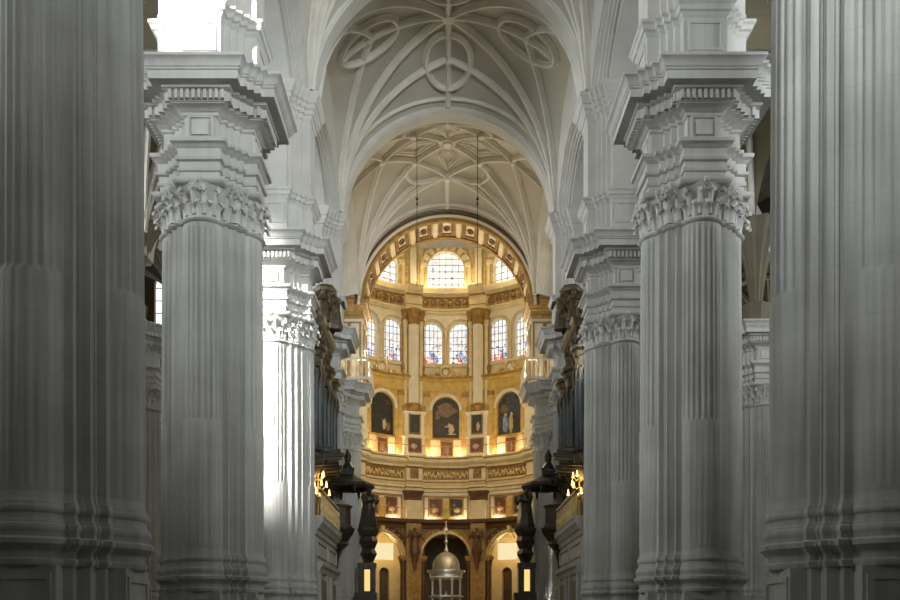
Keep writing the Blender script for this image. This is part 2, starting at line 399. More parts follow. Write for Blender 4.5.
LP = [(r + 1.18, t) for r, t in [(3.7, -.75), (3.7, .75), (3.78, .77), (3.78, .88), (3.86, .9), (3.88, 1.0), (3.96, 1.02), (3.98, 1.12), (4.06, 1.14), (4.1, 1.28), (4.22, 1.32), (4.22, 1.36), (4.5, 1.36), (4.5, -1.36), (4.22, -1.36), (4.22, -1.32), (4.1, -1.28), (4.06, -1.14), (3.98, -1.12), (3.96, -1.02), (3.88, -1.0), (3.86, -.9), (3.78, -.88), (3.78, -.77)]]
mb = MB(); ha = math.asin(3.85 / AR); arch_band(mb, 0, LP, (0, 0, AC), 'x', pi / 2 - ha, pi / 2 + ha); la0 = mb.build('arcade_arch', ARCHST)
mb = MB(); rings = []
for i in range(41):
    y = -4.7 + 9.4 * i / 40; zb = AC + sqrt(max(0, (AR + .45) ** 2 - y * y)) if abs(y) < 3.9 else AC + sqrt((AR + .45) ** 2 - 3.9 ** 2)
    rings.append([(-1.35, y, zb), (1.35, y, zb), (1.35, y, SPR + 7), (-1.35, y, SPR + 7)])
mb.loft(rings); mb.build('lunette_wall', ARCHST, la0, smooth=False)
k = 0
for s in (-1, 1):
    for i in range(4):
        o = la0 if k == 0 else copy_tree(la0); k += 1
        o.location = (s * NAVE, (ROWS[i] + ROWS[i + 1]) / 2, 0)
        tag(o, 'moulded arcade arch from %s on %s side' % (['the edge pier to first complete pier', 'the first complete pier to the next', 'pier to pier above the organ', 'the pulpit pier to the chancel pier'][i], 'the sunlit' if s < 0 else 'the unlit'), 'arch', 'moulded arcade arches')
def sail(hx, hy):
    R2 = hx * hx + hy * hy
    return lambda x, y: sqrt(max(0, R2 - x * x - y * y))
def vault_web(hx, hy, n=28, th=.3, f=None):
    f = f or sail(hx, hy); mb = MB(); vs = []
    for j in range(n + 1):
        for i in range(n + 1):
            x = hx * sin(pi / 2 * (2 * i / n - 1)); y = hy * sin(pi / 2 * (2 * j / n - 1))
            vs.append((x, y, f(x, y)))
    up = [(x * 1.02, y * 1.02, z + th) for x, y, z in vs]; m = n + 1
    fs = []
    for j in range(n):
        for i in range(n):
            a = j * m + i; fs.append((a, a + 1, a + m + 1, a + m)); b = a + m * m; fs.append((b, b + m, b + m + 1, b + 1))
    mb.add(vs + up, fs); return mb
RP = [(-.15, .03), (-.15, -.05), (-.10, -.08), (-.09, -.16), (-.04, -.24), (.04, -.24), (.09, -.16), (.10, -.08), (.15, -.05), (.15, .03)]
def rib(mb, f, pts, sc=1.0, n=18, closed=False):
    """pts: control points in plan, followed straight; swept below the vault surface"""
    P = []
    for a, b in zip(pts[:-1], pts[1:]):
        m = max(3, int(n / (len(pts) - 1)))
        for i in range(m): P.append((a[0] + (b[0] - a[0]) * i / m, a[1] + (b[1] - a[1]) * i / m))
    if not closed: P.append(pts[-1])
    W = [V(x, y, f(x, y)) for x, y in P]; fr = []; N = len(W)
    for i in range(N):
        t = (W[(i + 1) % N] - W[i - 1]) if closed else (W[min(i + 1, N - 1)] - W[max(i - 1, 0)])
        t.normalize(); o = W[i].copy(); o.normalize(); s = t.cross(o); s.normalize(); o = s.cross(t) * 1.0
        if o.dot(W[i]) < 0: o = -o
        fr.append((s, o))
    mb.sweep(W, fr, [(a * sc * 1.2, b * sc * 1.25) for a, b in RP], closed)
def ringpts(cx, cy, rx, ry, n=28, p=1.0): return [(cx + rx * cos(2 * pi * i / n), cy + ry * sin(2 * pi * i / n)) for i in range(n)]
HX, HY = 5.75, 4.6
fS = sail(HX, HY)
def add_ribs(root, specs, f):
    for nm, pts, sc, cl in specs:
        m = MB(); rib(m, f, pts, sc, max(18, len(pts)), cl); m.build(nm, RIB, root)
def boss(root, x, y, r, f):
    z = f(x, y); m = MB(); m.lathe([(r * .4, -.34), (r * .8, -.3), (r, -.18), (r, .05)], 12, (x, y, z)); m.build('boss', RIB, root)
def star_vault():
    w = vault_web(HX, HY).build('ceiling', VAULT); S = []
    C = [(sx * HX * .9995, sy * HY * .9995) for sx in (-1, 1) for sy in (-1, 1)]
    for cx, cy in C:
        S += [('diagonal_rib', [(cx, cy), (0, 0)], 1, False), ('tierceron_rib', [(cx, cy), (0, 2.5 * (1 if cy > 0 else -1))], .9, False), ('tierceron_rib', [(cx, cy), (3.7 * (1 if cx > 0 else -1), 0)], .9, False)]
    for p in [(0, HY * .99), (0, -HY * .99), (5.1, 0), (-5.1, 0)]: S.append(('ridge_rib', [(0, 0), p], .9, False))
    for sg in (-1, 1):
        S.append(('ring_rib', ringpts(0, sg * 2.5, 1.15, 1.35), .9, True)); S.append(('ring_rib', ringpts(sg * 3.8, 0, 1.35, 1.15), .9, True))
        S.append(('wall_rib', [(HX * .97 * (2 * i / 20 - 1) * .98, sg * HY * .93) for i in range(21)], .55, False))
    add_ribs(w, S, fS); boss(w, 0, 0, .34, fS)
    for p in [(0, 2.5), (0, -2.5), (3.8, 0), (-3.8, 0)]: boss(w, *p, .17, fS)
    return w
fL = lambda x, y: fS(x, y) - .045 * (y + 4.6)
def lozenge_vault():
    w = vault_web(HX, HY, f=fL).build('ceiling', VAULT); S = []
    C = [(sx, sy) for sx in (-1, 1) for sy in (-1, 1)]
    S.append(('ring_rib', ringpts(0, 0, .42, .42, 20), .8, True))
    for sx, sy in C:
        c = (sx * HX * .9995, sy * HY * .9995); k = (sx * 1.95, sy * 1.35)
        S += [('lierne_rib', [(sx * .3, sy * .22), k], .85, False), ('lierne_rib', [k, (0, sy * 2.75)], .85, False), ('lierne_rib', [k, (sx * 3.9, 0)], .85, False),
              ('diagonal_rib', [c, k], .9, False), ('tierceron_rib', [c, (0, sy * 2.75)], .85, False), ('tierceron_rib', [c, (sx * 3.9, 0)], .85, False),
              ('tierceron_rib', [c, (sx * 1.9, sy * 2.9)], .7, False),
              ('scroll_rib', [(sx * 1.95, sy * 1.35), (sx * 2.5, sy * 1.7), (sx * 2.6, sy * 2.2), (sx * 2.2, sy * 2.75), (sx * 1.5, sy * 2.95), (sx * .8, sy * 2.85), (0, sy * 2.75)], .8, False)]
    for sg in (-1, 1):
        S += [('ridge_rib', [(0, sg * 2.75), (0, sg * HY * .99)], .85, False), ('ridge_rib', [(sg * 3.9, 0), (sg * HX * .99, 0)], .85, False)]
        for q in (.72, .5):
            S.append(('coffer_rib', [(0, sg * 1.38 + 1.2 * q), (.9 * q, sg * 1.38), (0, sg * 1.38 - 1.2 * q), (-.9 * q, sg * 1.38)], .45, True))
            S.append(('coffer_rib', [(sg * 1.95 + 1.7 * q, 0), (sg * 1.95, 1.15 * q), (sg * 1.95 - 1.7 * q, 0), (sg * 1.95, -1.15 * q)], .45, True))
        S.append(('wall_rib', [(HX * .95 * (2 * i / 20 - 1), sg * HY * .95) for i in range(21)], .6, False))
    add_ribs(w, S, fL); boss(w, 0, 0, .3, fL)
    for sx, sy in C: boss(w, sx * 1.95, sy * 1.35, .24, fL)
    for p in [(0, 2.75), (0, -2.75), (3.9, 0), (-3.9, 0)]: boss(w, *p, .22, fL)
    return w
mids = [(ROWS[i] + ROWS[i + 1]) / 2 for i in range(4)]
v0 = star_vault(); v0.location = (0, mids[2], SPR); struct(v0, 'grey star-ribbed vault with round rib rings')
for i in (0, 1):
    c = copy_tree(v0); c.location = (0, mids[i], SPR); c['label'] = 'star-ribbed vault over an unseen nave bay'
c = copy_tree(v0); c.location = (0, mids[0] - 10.3, SPR)
v1 = lozenge_vault(); v1.location = (0, mids[3], SPR); struct(v1, 'warm-lit lozenge-ribbed vault before the chancel arch')
# aisle vaults
AHX, AHY = 3.7, 4.2; fA = sail(AHX, AHY)
aw = vault_web(AHX, AHY, 20).build('ceiling', AISLE)
S = []
for sx in (-1, 1):
    for sy in (-1, 1):
        c = (sx * AHX * .985, sy * AHY * .985)
        S += [('diagonal_rib', [c, (0, 0)], 1, False), ('tierceron_rib', [c, (0, sy * 2)], .9, False), ('tierceron_rib', [c, (sx * 1.9, 0)], .9, False), ('lierne_rib', [(0, sy * 2), (sx * 1.9, 0)], .8, False)]
add_ribs(aw, S, fA); struct(aw, 'ochre ribbed vault of the aisle')
ASPR = 19.6 + EYE
k = 0
for s in (-1, 1):
    for y in [mids[1], mids[2] , mids[3], mids[3] + 10.3]:
        for x in (12.2, 21.0):
            if s < 0 and x > 20 and y > 60: continue
            o = aw if k == 0 else copy_tree(aw); k += 1
            o.location = (s * x, y, ASPR)
mb = MB(); ABP = [(3.7, -.7), (3.7, .7), (3.85, .75), (3.9, .95), (4.6, .95), (4.6, -.95), (3.9, -.95), (3.85, -.75)]
arch_band(mb, 0, ABP, (0, 0, 0), 'y', n=32); aa = mb.build('aisle_arch', ARCHST); k = 0
for s in (-1, 1):
    for y in (36.0, 46.3, 56.6):
        for x in (12.2, 21.0):
            o = aa if k == 0 else copy_tree(aa); k += 1; o.location = (s * x, y, ASPR)
            tag(o, 'grey stone arch crossing the %s aisle near the %s' % (('inner' if x < 15 else 'outer') + (' sunlit-side' if s < 0 else ' unlit-side'), {36.0: 'edge pier', 46.3: 'pale aisle pier', 56.6: 'far end'}[y]), 'arch', 'stone arches across the aisles')
# fan corbel / upper block on the aisle piers
mb = MB()
mb.lathe([(.9, EYE + 15.4), (.9, EYE + 15.75), (.78, EYE + 15.8), (.72, EYE + 15.9), (.72, EYE + 16.7), (.78, EYE + 16.8), (.8, EYE + 16.95), (.42, EYE + 17.05)], 8)
mb.lathe([(.3, EYE + 17.0), (.34, EYE + 17.15), (.38, EYE + 17.6), (.46, EYE + 18.2), (.56, EYE + 18.8), (.68, EYE + 19.3), (.84, EYE + 19.8), (1.1, EYE + 20.5), (1.5, EYE + 21.2)], 24, flute=.14)
fc = mb.build('fan_corbel', mat('olive_stone', (.17, .15, .1), .85)); k = 0
for s in (-1, 1):
    for y in (46.0, 58.0):
        o = fc if k == 0 else copy_tree(fc); k += 1; o.location = (16.3 if s > 0 else -16.65, y, 0)
        tag(o, 'ribbed fan springing block on top of the %s aisle pier, %s side' % ('pale' if y < 50 else 'farther', 'sunlit' if s < 0 else 'unlit'), 'springing block', 'fan springing blocks')

# ------------------------------------------------------------------ shell
def opening_wall(mb, s0, s1, z0, z1, ops, t0, t1, fn, n=80):
    """wall in local (s,z) with arched openings (centre, half width, sill, spring, arched); thickness t0..t1; fn maps (s,t,z)"""
    xs = set(s0 + (s1 - s0) * i / n for i in range(n + 1))
    for c, hw, b, sp, ar in ops:
        m = 18
        for i in range(m + 1): xs.add(c - hw * cos(pi * i / m))
        for q in (c - hw, c + hw): xs.add(q)
    xs = sorted(x for x in xs if s0 - 1e-9 <= x <= s1 + 1e-9)
    xs = [x for i, x in enumerate(xs) if i == 0 or x - xs[i - 1] > 1e-5]
    def top(o, x):
        c, hw, b, sp, ar = o
        return sp + (sqrt(max(0, hw * hw - (x - c) ** 2)) if ar else 0)
    quad = lambda p: mb.add([fn(q) for q in p], [(0, 1, 2, 3)])
    for a, b in zip(xs[:-1], xs[1:]):
        mid = (a + b) / 2
        act = sorted([o for o in ops if abs(mid - o[0]) < o[1] - 1e-6], key=lambda o: o[2])
        lo = (z0, z0); segs = []
        for o in act:
            segs.append((lo, (o[2], o[2]))); lo = (top(o, a), top(o, b))
            if o[2] > z0 + 1e-4: quad([(a, t0, o[2]), (b, t0, o[2]), (b, t1, o[2]), (a, t1, o[2])])
            quad([(a, t0, lo[0]), (b, t0, lo[1]), (b, t1, lo[1]), (a, t1, lo[0])])
        segs.append((lo, (z1, z1)))
        for (l0, l1), (h0, h1) in segs:
            if h0 - l0 < 1e-5 and h1 - l1 < 1e-5: continue
            for t in (t0, t1): quad([(a, t, l0), (b, t, l1), (b, t, h1), (a, t, h0)])
    for c, hw, b, sp, ar in ops:
        for x in (c - hw, c + hw): quad([(x, t0, b), (x, t1, b), (x, t1, sp), (x, t0, sp)])
def arched_panel(mb, c, hw, b, sp, t0, t1, fn, arch=True, n=20):
    pts = [(c - hw, b), (c + hw, b)]
    if arch: pts += [(c + hw * cos(pi * i / n), sp + hw * sin(pi * i / n)) for i in range(n + 1)]
    else: pts += [(c + hw, sp), (c - hw, sp)]
    m = len(pts)
    mb.loft([[fn((x, t, z)) for x, z in pts] for t in (t0, t1)])
def lead_grid(mb, c, hw, b, sp, t, fn, nx, nz, arch=True, r=.025):
    for i in range(1, nx):
        x = c - hw + 2 * hw * i / nx; zt = sp + (sqrt(max(0, hw * hw - (x - c) ** 2)) if arch else 0)
        mb.loft([[fn((x - r, t - r, z)), fn((x + r, t - r, z)), fn((x + r, t + r, z)), fn((x - r, t + r, z))] for z in (b, zt)])
    ztop = sp + (hw if arch else 0)
    for k in range(1, nz):
        z = b + (ztop - b) * k / nz; w = hw if z <= sp or not arch else sqrt(max(0, hw * hw - (z - sp) ** 2))
        mb.loft([[fn((x, t - r, z - r)), fn((x, t + r, z - r)), fn((x, t + r, z + r)), fn((x, t - r, z + r))] for x in (c - w, c + w)])

m = MB(); m.box(-27, 27, -16, 100, -.3, 0); struct(m.build('floor', FLOOR, smooth=False), 'pale stone cathedral floor')
WN = 0
def window(fn, c, hw, b, sp, t, mat_, nx, nz, label, arch=True, extra=None, grid=True):
    global WN; WN += 1
    m = MB(); arched_panel(m, c, hw, b, sp, t, t + .04, fn, arch)
    ob = m.build('window_%d' % WN, mat_, smooth=False)
    struct(ob, label)
    if grid:
        g = MB(); far = 'apse' in label or 'clerestory' in label; lead_grid(g, c, hw, b, sp, t - .03 - (.16 if far else 0), fn, nx, nz, arch, .019 if far else .025); g.build('leading', IRON, ob, smooth=False)
    return ob
# outer aisle walls with windows, west wall
for s, nm in ((-1, 'left'), (1, 'right')):
    fn = lambda q, s=s: (s * (25.3 + q[1]), q[0], q[2])
    ops = [(y, 1.7, 13.0, 20.0, True) for y in (3, 12.4, 20.5, 30.8, 41, 51.5, 62)]
    m = MB(); opening_wall(m, -16, 72, 0, 32, ops, 0, .8, fn, 40); struct(m.build('wall_' + nm, AISLE, smooth=False), 'outer aisle wall ' + nm)
    for o in ops: window(fn, o[0], o[1], o[2], o[3], .5, DAYS, 4, 8, 'clear arched window in the %s aisle wall' % nm)
fnb = lambda q: (q[0], -14 - q[1], q[2])
ops = [(0, 2.6, 17, 24, True), (-12, 1.8, 14, 20, True), (12, 1.8, 14, 20, True)]
m = MB(); opening_wall(m, -26, 26, 0, 36, ops, 0, .8, fnb, 30); struct(m.build('wall_back', STONE, smooth=False), 'west front wall behind the viewer')
for o in ops: window(fnb, o[0], o[1], o[2], o[3], .5, DAY, 5, 9, 'west front window')
m = MB(); m.box(-26, 26, -15, 72, 33, 33.4); struct(m.build('ceiling', STONE, smooth=False), 'roof over the vaults')
# aisle end walls (seen as slivers between the piers)
for s, nm in ((-1, 'left'), (1, 'right')):
    fn = lambda q, s=s: (s * q[0], 69 + q[1], q[2])
    ops = [(22.3, 1.25, 16.6, 18.3, True), (21.15, 2.0, 25.6, 28.6, True)] if s < 0 else [(21.5, 1.2, 9, 12, True)]
    m = MB(); opening_wall(m, 11, 26, 0, 33, ops, 0, .8, fn, 20); struct(m.build('wall_end_' + nm, AISLE, smooth=False), 'end wall of the %s aisle' % nm)
    for k, o in enumerate(ops): window(fn, o[0], o[1], o[2], o[3], .4, DAY if k == 1 else GLASS_A, 4, 5, ['lower stained-glass sliver at the aisle end', 'upper bright window at the aisle end'][k] if s < 0 else 'stained window at the unlit aisle end')

# ------------------------------------------------------------------ chancel arch
YC, RA = 70.2, 10.3
ya0, ya1 = 56.2, 58.9
CSP = 20.85 + EYE
root = empty('chancel_arch', (0, 0, 0)); tag(root, 'deep gilded chancel arch with coffered soffit framing the apse', 'arch')
m = MB(); arch_band(m, 0, [(5.55, ya0 + .1), (5.55, ya1), (8.5, ya1), (8.5, ya0 + .1)], (0, 0, CSP), n=60); 
m.build('arch_body', CREAMW, root)
m = MB(); arch_band(m, 0, [(5.38, ya0), (5.38, ya0 + .32), (5.5, ya0 + .36), (5.6, ya0 + .36), (5.6, ya0 - .02), (5.44, ya0 - .05)], (0, 0, CSP), n=60); m.build('front_moulding', GOLDD, root)
m = MB(); arch_band(m, 0, [(5.82, ya0 + .12), (5.82, ya0 - .02), (5.86, ya0 - .1), (5.98, ya0 - .1), (6.0, ya0 + .12)], (0, 0, CSP), n=60); m.build('dark_moulding', BROWND, root)
m = MB(); arch_band(m, 0, [(5.6, ya0 + .12), (5.6, ya0 - .02), (5.68, ya0 - .07), (5.8, ya0 - .03), (5.82, ya0 + .12)], (0, 0, CSP), n=60); m.build('outer_moulding', CREAMW, root)
m = MB(); arch_band(m, 0, [(5.38, ya1 - .3), (5.38, ya1), (5.6, ya1), (5.6, ya1 - .3)], (0, 0, CSP), n=60); m.build('rear_moulding', GOLDD, root)
NCF = 11
for i in range(NCF + 1):
    a = pi * i / NCF; d = .028
    m = MB(); arch_band(m, 0, [(5.42, ya0 + .3), (5.42, ya1 - .25), (5.6, ya1 - .25), (5.6, ya0 + .3)], (0, 0, CSP), a0=a - d, a1=a + d, n=2); m.build('coffer_divider', CREAM, root)
for i in range(NCF):
    a = pi * (i + .5) / NCF; hw = pi / NCF / 2 - .028 - .02
    m = MB()
    for (u0, u1, t0, t1) in [(-hw, hw, ya1 - .62, ya1 - .34), (-hw, -hw + .042, ya0 + .5, ya1 - .62), (hw - .042, hw, ya0 + .5, ya1 - .62)]:
        arch_band(m, 0, [(5.46, t0), (5.46, t1), (5.58, t1), (5.58, t0)], (0, 0, CSP), a0=a + u0, a1=a + u1, n=3)
    cf = m.build('coffer', BROWN, root, smooth=False)
    m = MB(); yc = (ya0 + ya1) / 2; cc = V(5.5 * cos(a), yc, CSP + 5.5 * sin(a)); 
    for k in range(8):
        q = 2 * pi * k / 8; tx = V(-sin(a), 0, cos(a)); p = cc + tx * .14 * cos(q) + V(0, 1, 0) * .26 * sin(q); m.ball(tuple(p), .09, 6, 5)
    m.ball(tuple(cc - V(cos(a), 0, sin(a)) * .05), .1, 8, 6); m.build('rosette', BROWN, cf)
# spandrel wall above and side walls of the chancel arch
m = MB(); fnw = lambda q: (q[0], ya0 + .4 + q[1], q[2])
opening_wall(m, -12, 12, 17.3, 33, [(0, 6.0, 17.3, CSP, True)], 0, 2.2, fnw, 24); struct(m.build('wall_chancel', ARCHST, smooth=False), 'wall above the chancel arch')
for s, nm in ((-1, 'left'), (1, 'right')):
    m = MB(); m.box(*sorted((s * 6.4, s * 11.5)), ya0 + 2.2, ya1 + 2.2, 0, 17.3); struct(m.build('wall_chancel_' + nm, AISLE, smooth=False), 'side wall of the chancel ' + nm)
# gilded pilaster + lit balcony over each chancel pier
for s in (-1, 1):
    sd = 'sunlit' if s < 0 else 'unlit'
    r = empty('chancel_pilaster', (s * 6.35, 57.8, 0)); tag(r, 'gilded cream pilaster under the chancel arch on the %s organ side' % sd, 'pilaster', 'chancel pilasters')
    Z = lambda h: h + EYE
    m = MB(); m.box(-.9, .9, -1.35, 1.2, Z(15.5), Z(20.2)); m.build('body', CREAMW, r, smooth=False)
    m = MB()
    rc = lambda e, z: [(-.9 - e, -1.35 - e, z), (.9 + e, -1.35 - e, z), (.9 + e, 1.2 + e, z), (-.9 - e, 1.2 + e, z)]
    m.loft([rc(e, Z(h)) for h, e in [(20.0, 0), (20.1, .06), (20.2, .06), (20.25, .02), (20.5, .03), (20.55, .1), (20.7, .12), (20.75, .18), (20.9, .2), (20.95, .28), (21.2, .3), (21.3, .2)]]); m.build('capital', GOLDD, r)
    m = MB()
    for x0, x1 in [(-.78, -.66), (.66, .78), (-.12, .12)]: m.box(x0, x1, -1.41, -1.34, Z(15.9), Z(19.7))
    m.box(-.78, .78, -1.41, -1.34, Z(19.7), Z(19.8)); m.box(-.78, .78, -1.41, -1.34, Z(15.8), Z(15.9))
    for y0, y1 in [(-1.2, -1.08), (-.3, -.18), (.95, 1.07)]:
        for q in (-.96, .89): m.box(q, q + .07, y0, y1, Z(15.9), Z(19.7))
    m.build('gilt_strips', GOLDD, r, smooth=False)
    b = empty('balcony_balustrade', (s * NAVE, 56.6, 0)); tag(b, 'glowing balustrade on top of the chancel pier cornice, %s organ side' % sd, 'balustrade', 'chancel pier balustrades')
    w, p = 1.15, 2.05
    for nm, h0, h1, tk in [('top_rail', 16.75, 16.9, .12), ('plinth', 15.52, 15.7, .14)]:
        m = MB()
        m.box(-p, p, -p - tk / 2, -p + tk / 2, Z(h0), Z(h1)); m.box(-s * p - tk / 2, -s * p + tk / 2, -p + tk / 2, p, Z(h0), Z(h1)); m.build(nm, CREAMW, b, smooth=False)
    bal = MB(); bal.lathe([(.07, 0), (.07, .1), (.04, .14), (.085, .35), (.09, .45), (.04, .75), (.04, .85), (.07, .95), (.07, 1.05)], 8)
    proto = None
    for i in range(13):
        for (x, y) in [(-p + 2 * p * i / 12, -p), (-s * p, -p + 2 * p * (i + .5) / 12)][:2 if i < 12 else 1]:
            if proto is None: o = proto = bal.build('baluster', CREAMW, b)
            else: o = proto.copy(); COL.objects.link(o)
            o.location = (x, y, Z(15.7))

# ------------------------------------------------------------------ apse
def bend(a0):
    def fn(q):
        a = a0 + q[0] / RA; r = RA - q[1]
        return (r * sin(a), YC + r * cos(a), q[2])
    return fn
Z = lambda h: h + EYE
def flat(a0):
    def fn(q):
        r = RA - q[1]; return (r * sin(a0) + q[0] * cos(a0), YC + r * cos(a0) - q[0] * sin(a0), q[2])
    return fn
BW = RA * radians(35) / 2
# the windows and openings of one bay
W_LOW = [(-1.27, .92, Z(24.3), Z(27.2), True), (1.27, .92, Z(24.3), Z(27.2), True)]
W_TOP = (0, 1.72, Z(31.15), Z(33.0), True)
A_LOW = (0, 2.3, 0.0, Z(6.35), True)
for a_deg in (-105, -70, -35, 0, 35, 70, 105):
    a = radians(a_deg); fn = bend(a)
    fo = lambda q, fn=fn: fn((q[0], -q[1], q[2]))
    for nm_, z0, z1, mt, ops in [('wall_apse', 0, Z(8.95), BROWN, [A_LOW]), ('wall_apse', Z(8.95), Z(24.2), CREAM, []), ('wall_apse', Z(24.2), Z(38), CREAMW, W_LOW + [W_TOP])]:
        m = MB(); opening_wall(m, -BW, BW, z0, z1, ops, 0, .9, fo, 16); struct(m.build(nm_, mt, smooth=False), 'curved apse wall')
    if abs(a_deg) > 70: continue
    side = {0: 'central', -35: 'sunlit organ side', 35: 'unlit organ side', -70: 'hidden sunlit side', 70: 'hidden unlit side'}[a_deg]
    for k, o in enumerate(W_LOW):
        w = window(fo, *o[:4], .55, GLASS_A, 5, 6, 'round-headed stained glass window, %s of the %s apse pair' % ('first' if k == 0 else 'second', side), grid=True)
        # bright figures: blue and red glass patches in the lower half
        for j, (dx, dz, gm) in enumerate([(-.45, .5, GLASS_R), (.4, .55, GLASS_C), (0.05, 1.05, GLASS_C), (.1, .35, GLASS_R)][(k % 2):]):
            g = MB(); g.add(*[[fo((o[0] + dx + .24 * cos(2 * pi * i / 9) * (1 + .3 * sin(3 * i + j)), .50, o[2] + dz + .38 * sin(2 * pi * i / 9))) for i in range(9)], [tuple(range(9))]]); g.build('coloured_pane', gm, w, smooth=False)
    w = window(fo, *W_TOP[:4], .55, GLASS_B, 6, 6, 'large round-headed clerestory window, %s' % side)
    for dx, gm in [(-.9, GLASS_C), (.9, GLASS_R)]:
        g = MB(); g.add([fo((dx + .32 * cos(2 * pi * i / 10), .5, W_TOP[2] + .95 + .5 * sin(2 * pi * i / 10))) for i in range(10)], [tuple(range(10))]); g.build('coloured_pane', gm, w, smooth=False)
    # window surrounds
    def surround(o, wd, dep, mt, name, thing, label, cat, vous=0):
        c, hw, b, sp, ar = o
        m = MB(); n = 28; rings = []
        path = [(c - hw, b)] + [(c - hw * cos(pi * i / n), sp + hw * sin(pi * i / n)) for i in range(n + 1)] + [(c + hw, b)]
        nrm = [(-1, 0)] + [(-cos(pi * i / n), sin(pi * i / n)) for i in range(n + 1)] + [(1, 0)]
        for (x, z), (nx, nz) in zip(path, nrm):
            rings.append([fn((x + nx * q, t, z + nz * q)) for q, t in [(0, -.05), (0, dep), (wd * .35, dep), (wd * .4, dep * .6), (wd * .8, dep * .6), (wd, dep * 1.2), (wd, -.05)]])
        m.loft(rings); ob = m.build(name, mt); 
        if thing: tag(ob, label, cat)
        return ob
    nr = {0: 'central bay', -35: 'sunlit organ side bay', 35: 'unlit organ side bay', -70: 'hidden bay, sunlit side', 70: 'hidden bay, unlit side'}[a_deg]
    for k, o in enumerate(W_LOW): surround(o, .28, .16, CREAM, 'window_surround', 1, 'moulded gilt arch around the %s paired window of the %s' % ('first' if k == 0 else 'second', nr), 'window surround')
    sb = surround(W_TOP, .75, .22, GOLD, 'window_surround', 1, 'broad gilded arch around the big top window of the %s' % nr, 'window surround')
    for k in range(9):
        t = pi * (k + .5) / 9; c, hw = 0, W_TOP[1]
        m = MB(); q0, q1 = hw + .12, hw + .68
        pts = [(r * cos(u), W_TOP[3] + r * sin(u)) for r, u in [(q0, t - .1), (q1, t - .1), (q1, t + .1), (q0, t + .1)]]
        m.loft([[fn((x, n_, z)) for x, z in pts] for n_ in (.1, .3)]); m.build('soffit_block', CREAMW, sb, smooth=False)
    # mullion colonnette between the pair
    m = MB(); m.lathe([(.2, 0), (.2, .15), (.13, .22), (.13, 2.45), (.22, 2.65), (.26, 2.9), (.3, 2.95), (.3, 3.05)], 12, (0, 0, 0)); m.map(lambda p: fn((p[0], .12 + p[1], Z(24.3) + p[2])))
    tag(m.build('colonnette', CREAM), 'slender colonnette between the paired windows of the %s' % nr, 'column', 'window colonnettes')
    m = MB()
    m.loft([[fn((x, n_, z)) for n_, z in [(0, Z(23.9)), (.25, Z(23.95)), (.3, Z(24.2)), (.1, Z(24.32)), (0, Z(24.32))]] for x in [-2.4 + 4.8 * i / 10 for i in range(11)]])
    tag(m.build('window_ledge', CREAM, smooth=False), 'sill moulding under the paired windows of the %s' % nr, 'ledge', 'apse window sills')

def course(name, prof, mt, label, cat, half=62, ress=None, parent=None, ang=35):
    """continuous moulding around the apse; prof (n inward, h); breaks forward by ress at the columns"""
    m = MB(); A = []
    bk = []
    for c in (-52.5, -17.5, 17.5, 52.5): bk.append((c - 4.6, c + 4.6))
    cur = -half
    while cur < half + 1e-6: A.append((cur, 0)); cur += 1.75
    if ress:
        A = [(d, 0) for d, _ in A if not any(b0 - .01 <= d <= b1 + .01 for b0, b1 in bk)]
        for b0, b1 in bk:
            A += [(b0 - .01, 0), (b0, ress), ((b0 + b1) / 2, ress), (b1, ress), (b1 + .01, 0)]
        A.sort(key=lambda q: q[0])
    rings = []
    for d, e in A:
        a = radians(d)
        rings.append([((RA - n - (e if n > -.2 else 0)) * sin(a), YC + (RA - n - (e if n > -.2 else 0)) * cos(a), Z(h)) for n, h in prof])
    m.loft(rings); ob = m.build(name, mt, parent, ang=ang)
    if not parent: tag(ob, label, cat)
    return ob
# top entablature below the clerestory
te = course('upper_entablature', [(-.3, 28.9), (.12, 28.95), (.14, 29.15), (.2, 29.2), (.2, 29.4), (.12, 29.42), (.12, 30.3), (.3, 30.35), (.4, 30.5), (.62, 30.62), (.66, 30.78), (.8, 30.95), (.82, 31.05), (-.3, 31.1)], CREAM, 'curved gilded entablature with round bosses below the top windows', 'entablature', ress=.55)
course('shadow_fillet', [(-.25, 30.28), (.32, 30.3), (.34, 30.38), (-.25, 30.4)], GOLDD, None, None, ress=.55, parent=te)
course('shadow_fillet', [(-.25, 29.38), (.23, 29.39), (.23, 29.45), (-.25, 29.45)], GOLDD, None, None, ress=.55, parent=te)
proto = None
for bay in (-35, 0, 35):
    for k in range(6):
        d = bay + (k - 2.5) * 4.2
        if abs(d) > 50: continue
        m = MB(); fn = bend(radians(d)); m.ball((0, 0, 0), .27, 10, 6); m.map(lambda p: fn((p[0], .2 + p[1] * .6, Z(29.85) + p[2])))
        bs = m.build('frieze_boss', BROWN, te)
        m = MB(); rr = [[(.36 + .06 * cos(t)) , .06 * sin(t)] for t in [2 * pi * i / 6 for i in range(6)]]
        m.loft([[(q * cos(u), w_, q * sin(u)) for q, w_ in rr] for u in [2 * pi * i / 18 for i in range(19)]], False, False); m.map(lambda p: fn((p[0], .15 + p[1], Z(29.85) + p[2]))); m.build('boss_ring', GOLDD, bs)
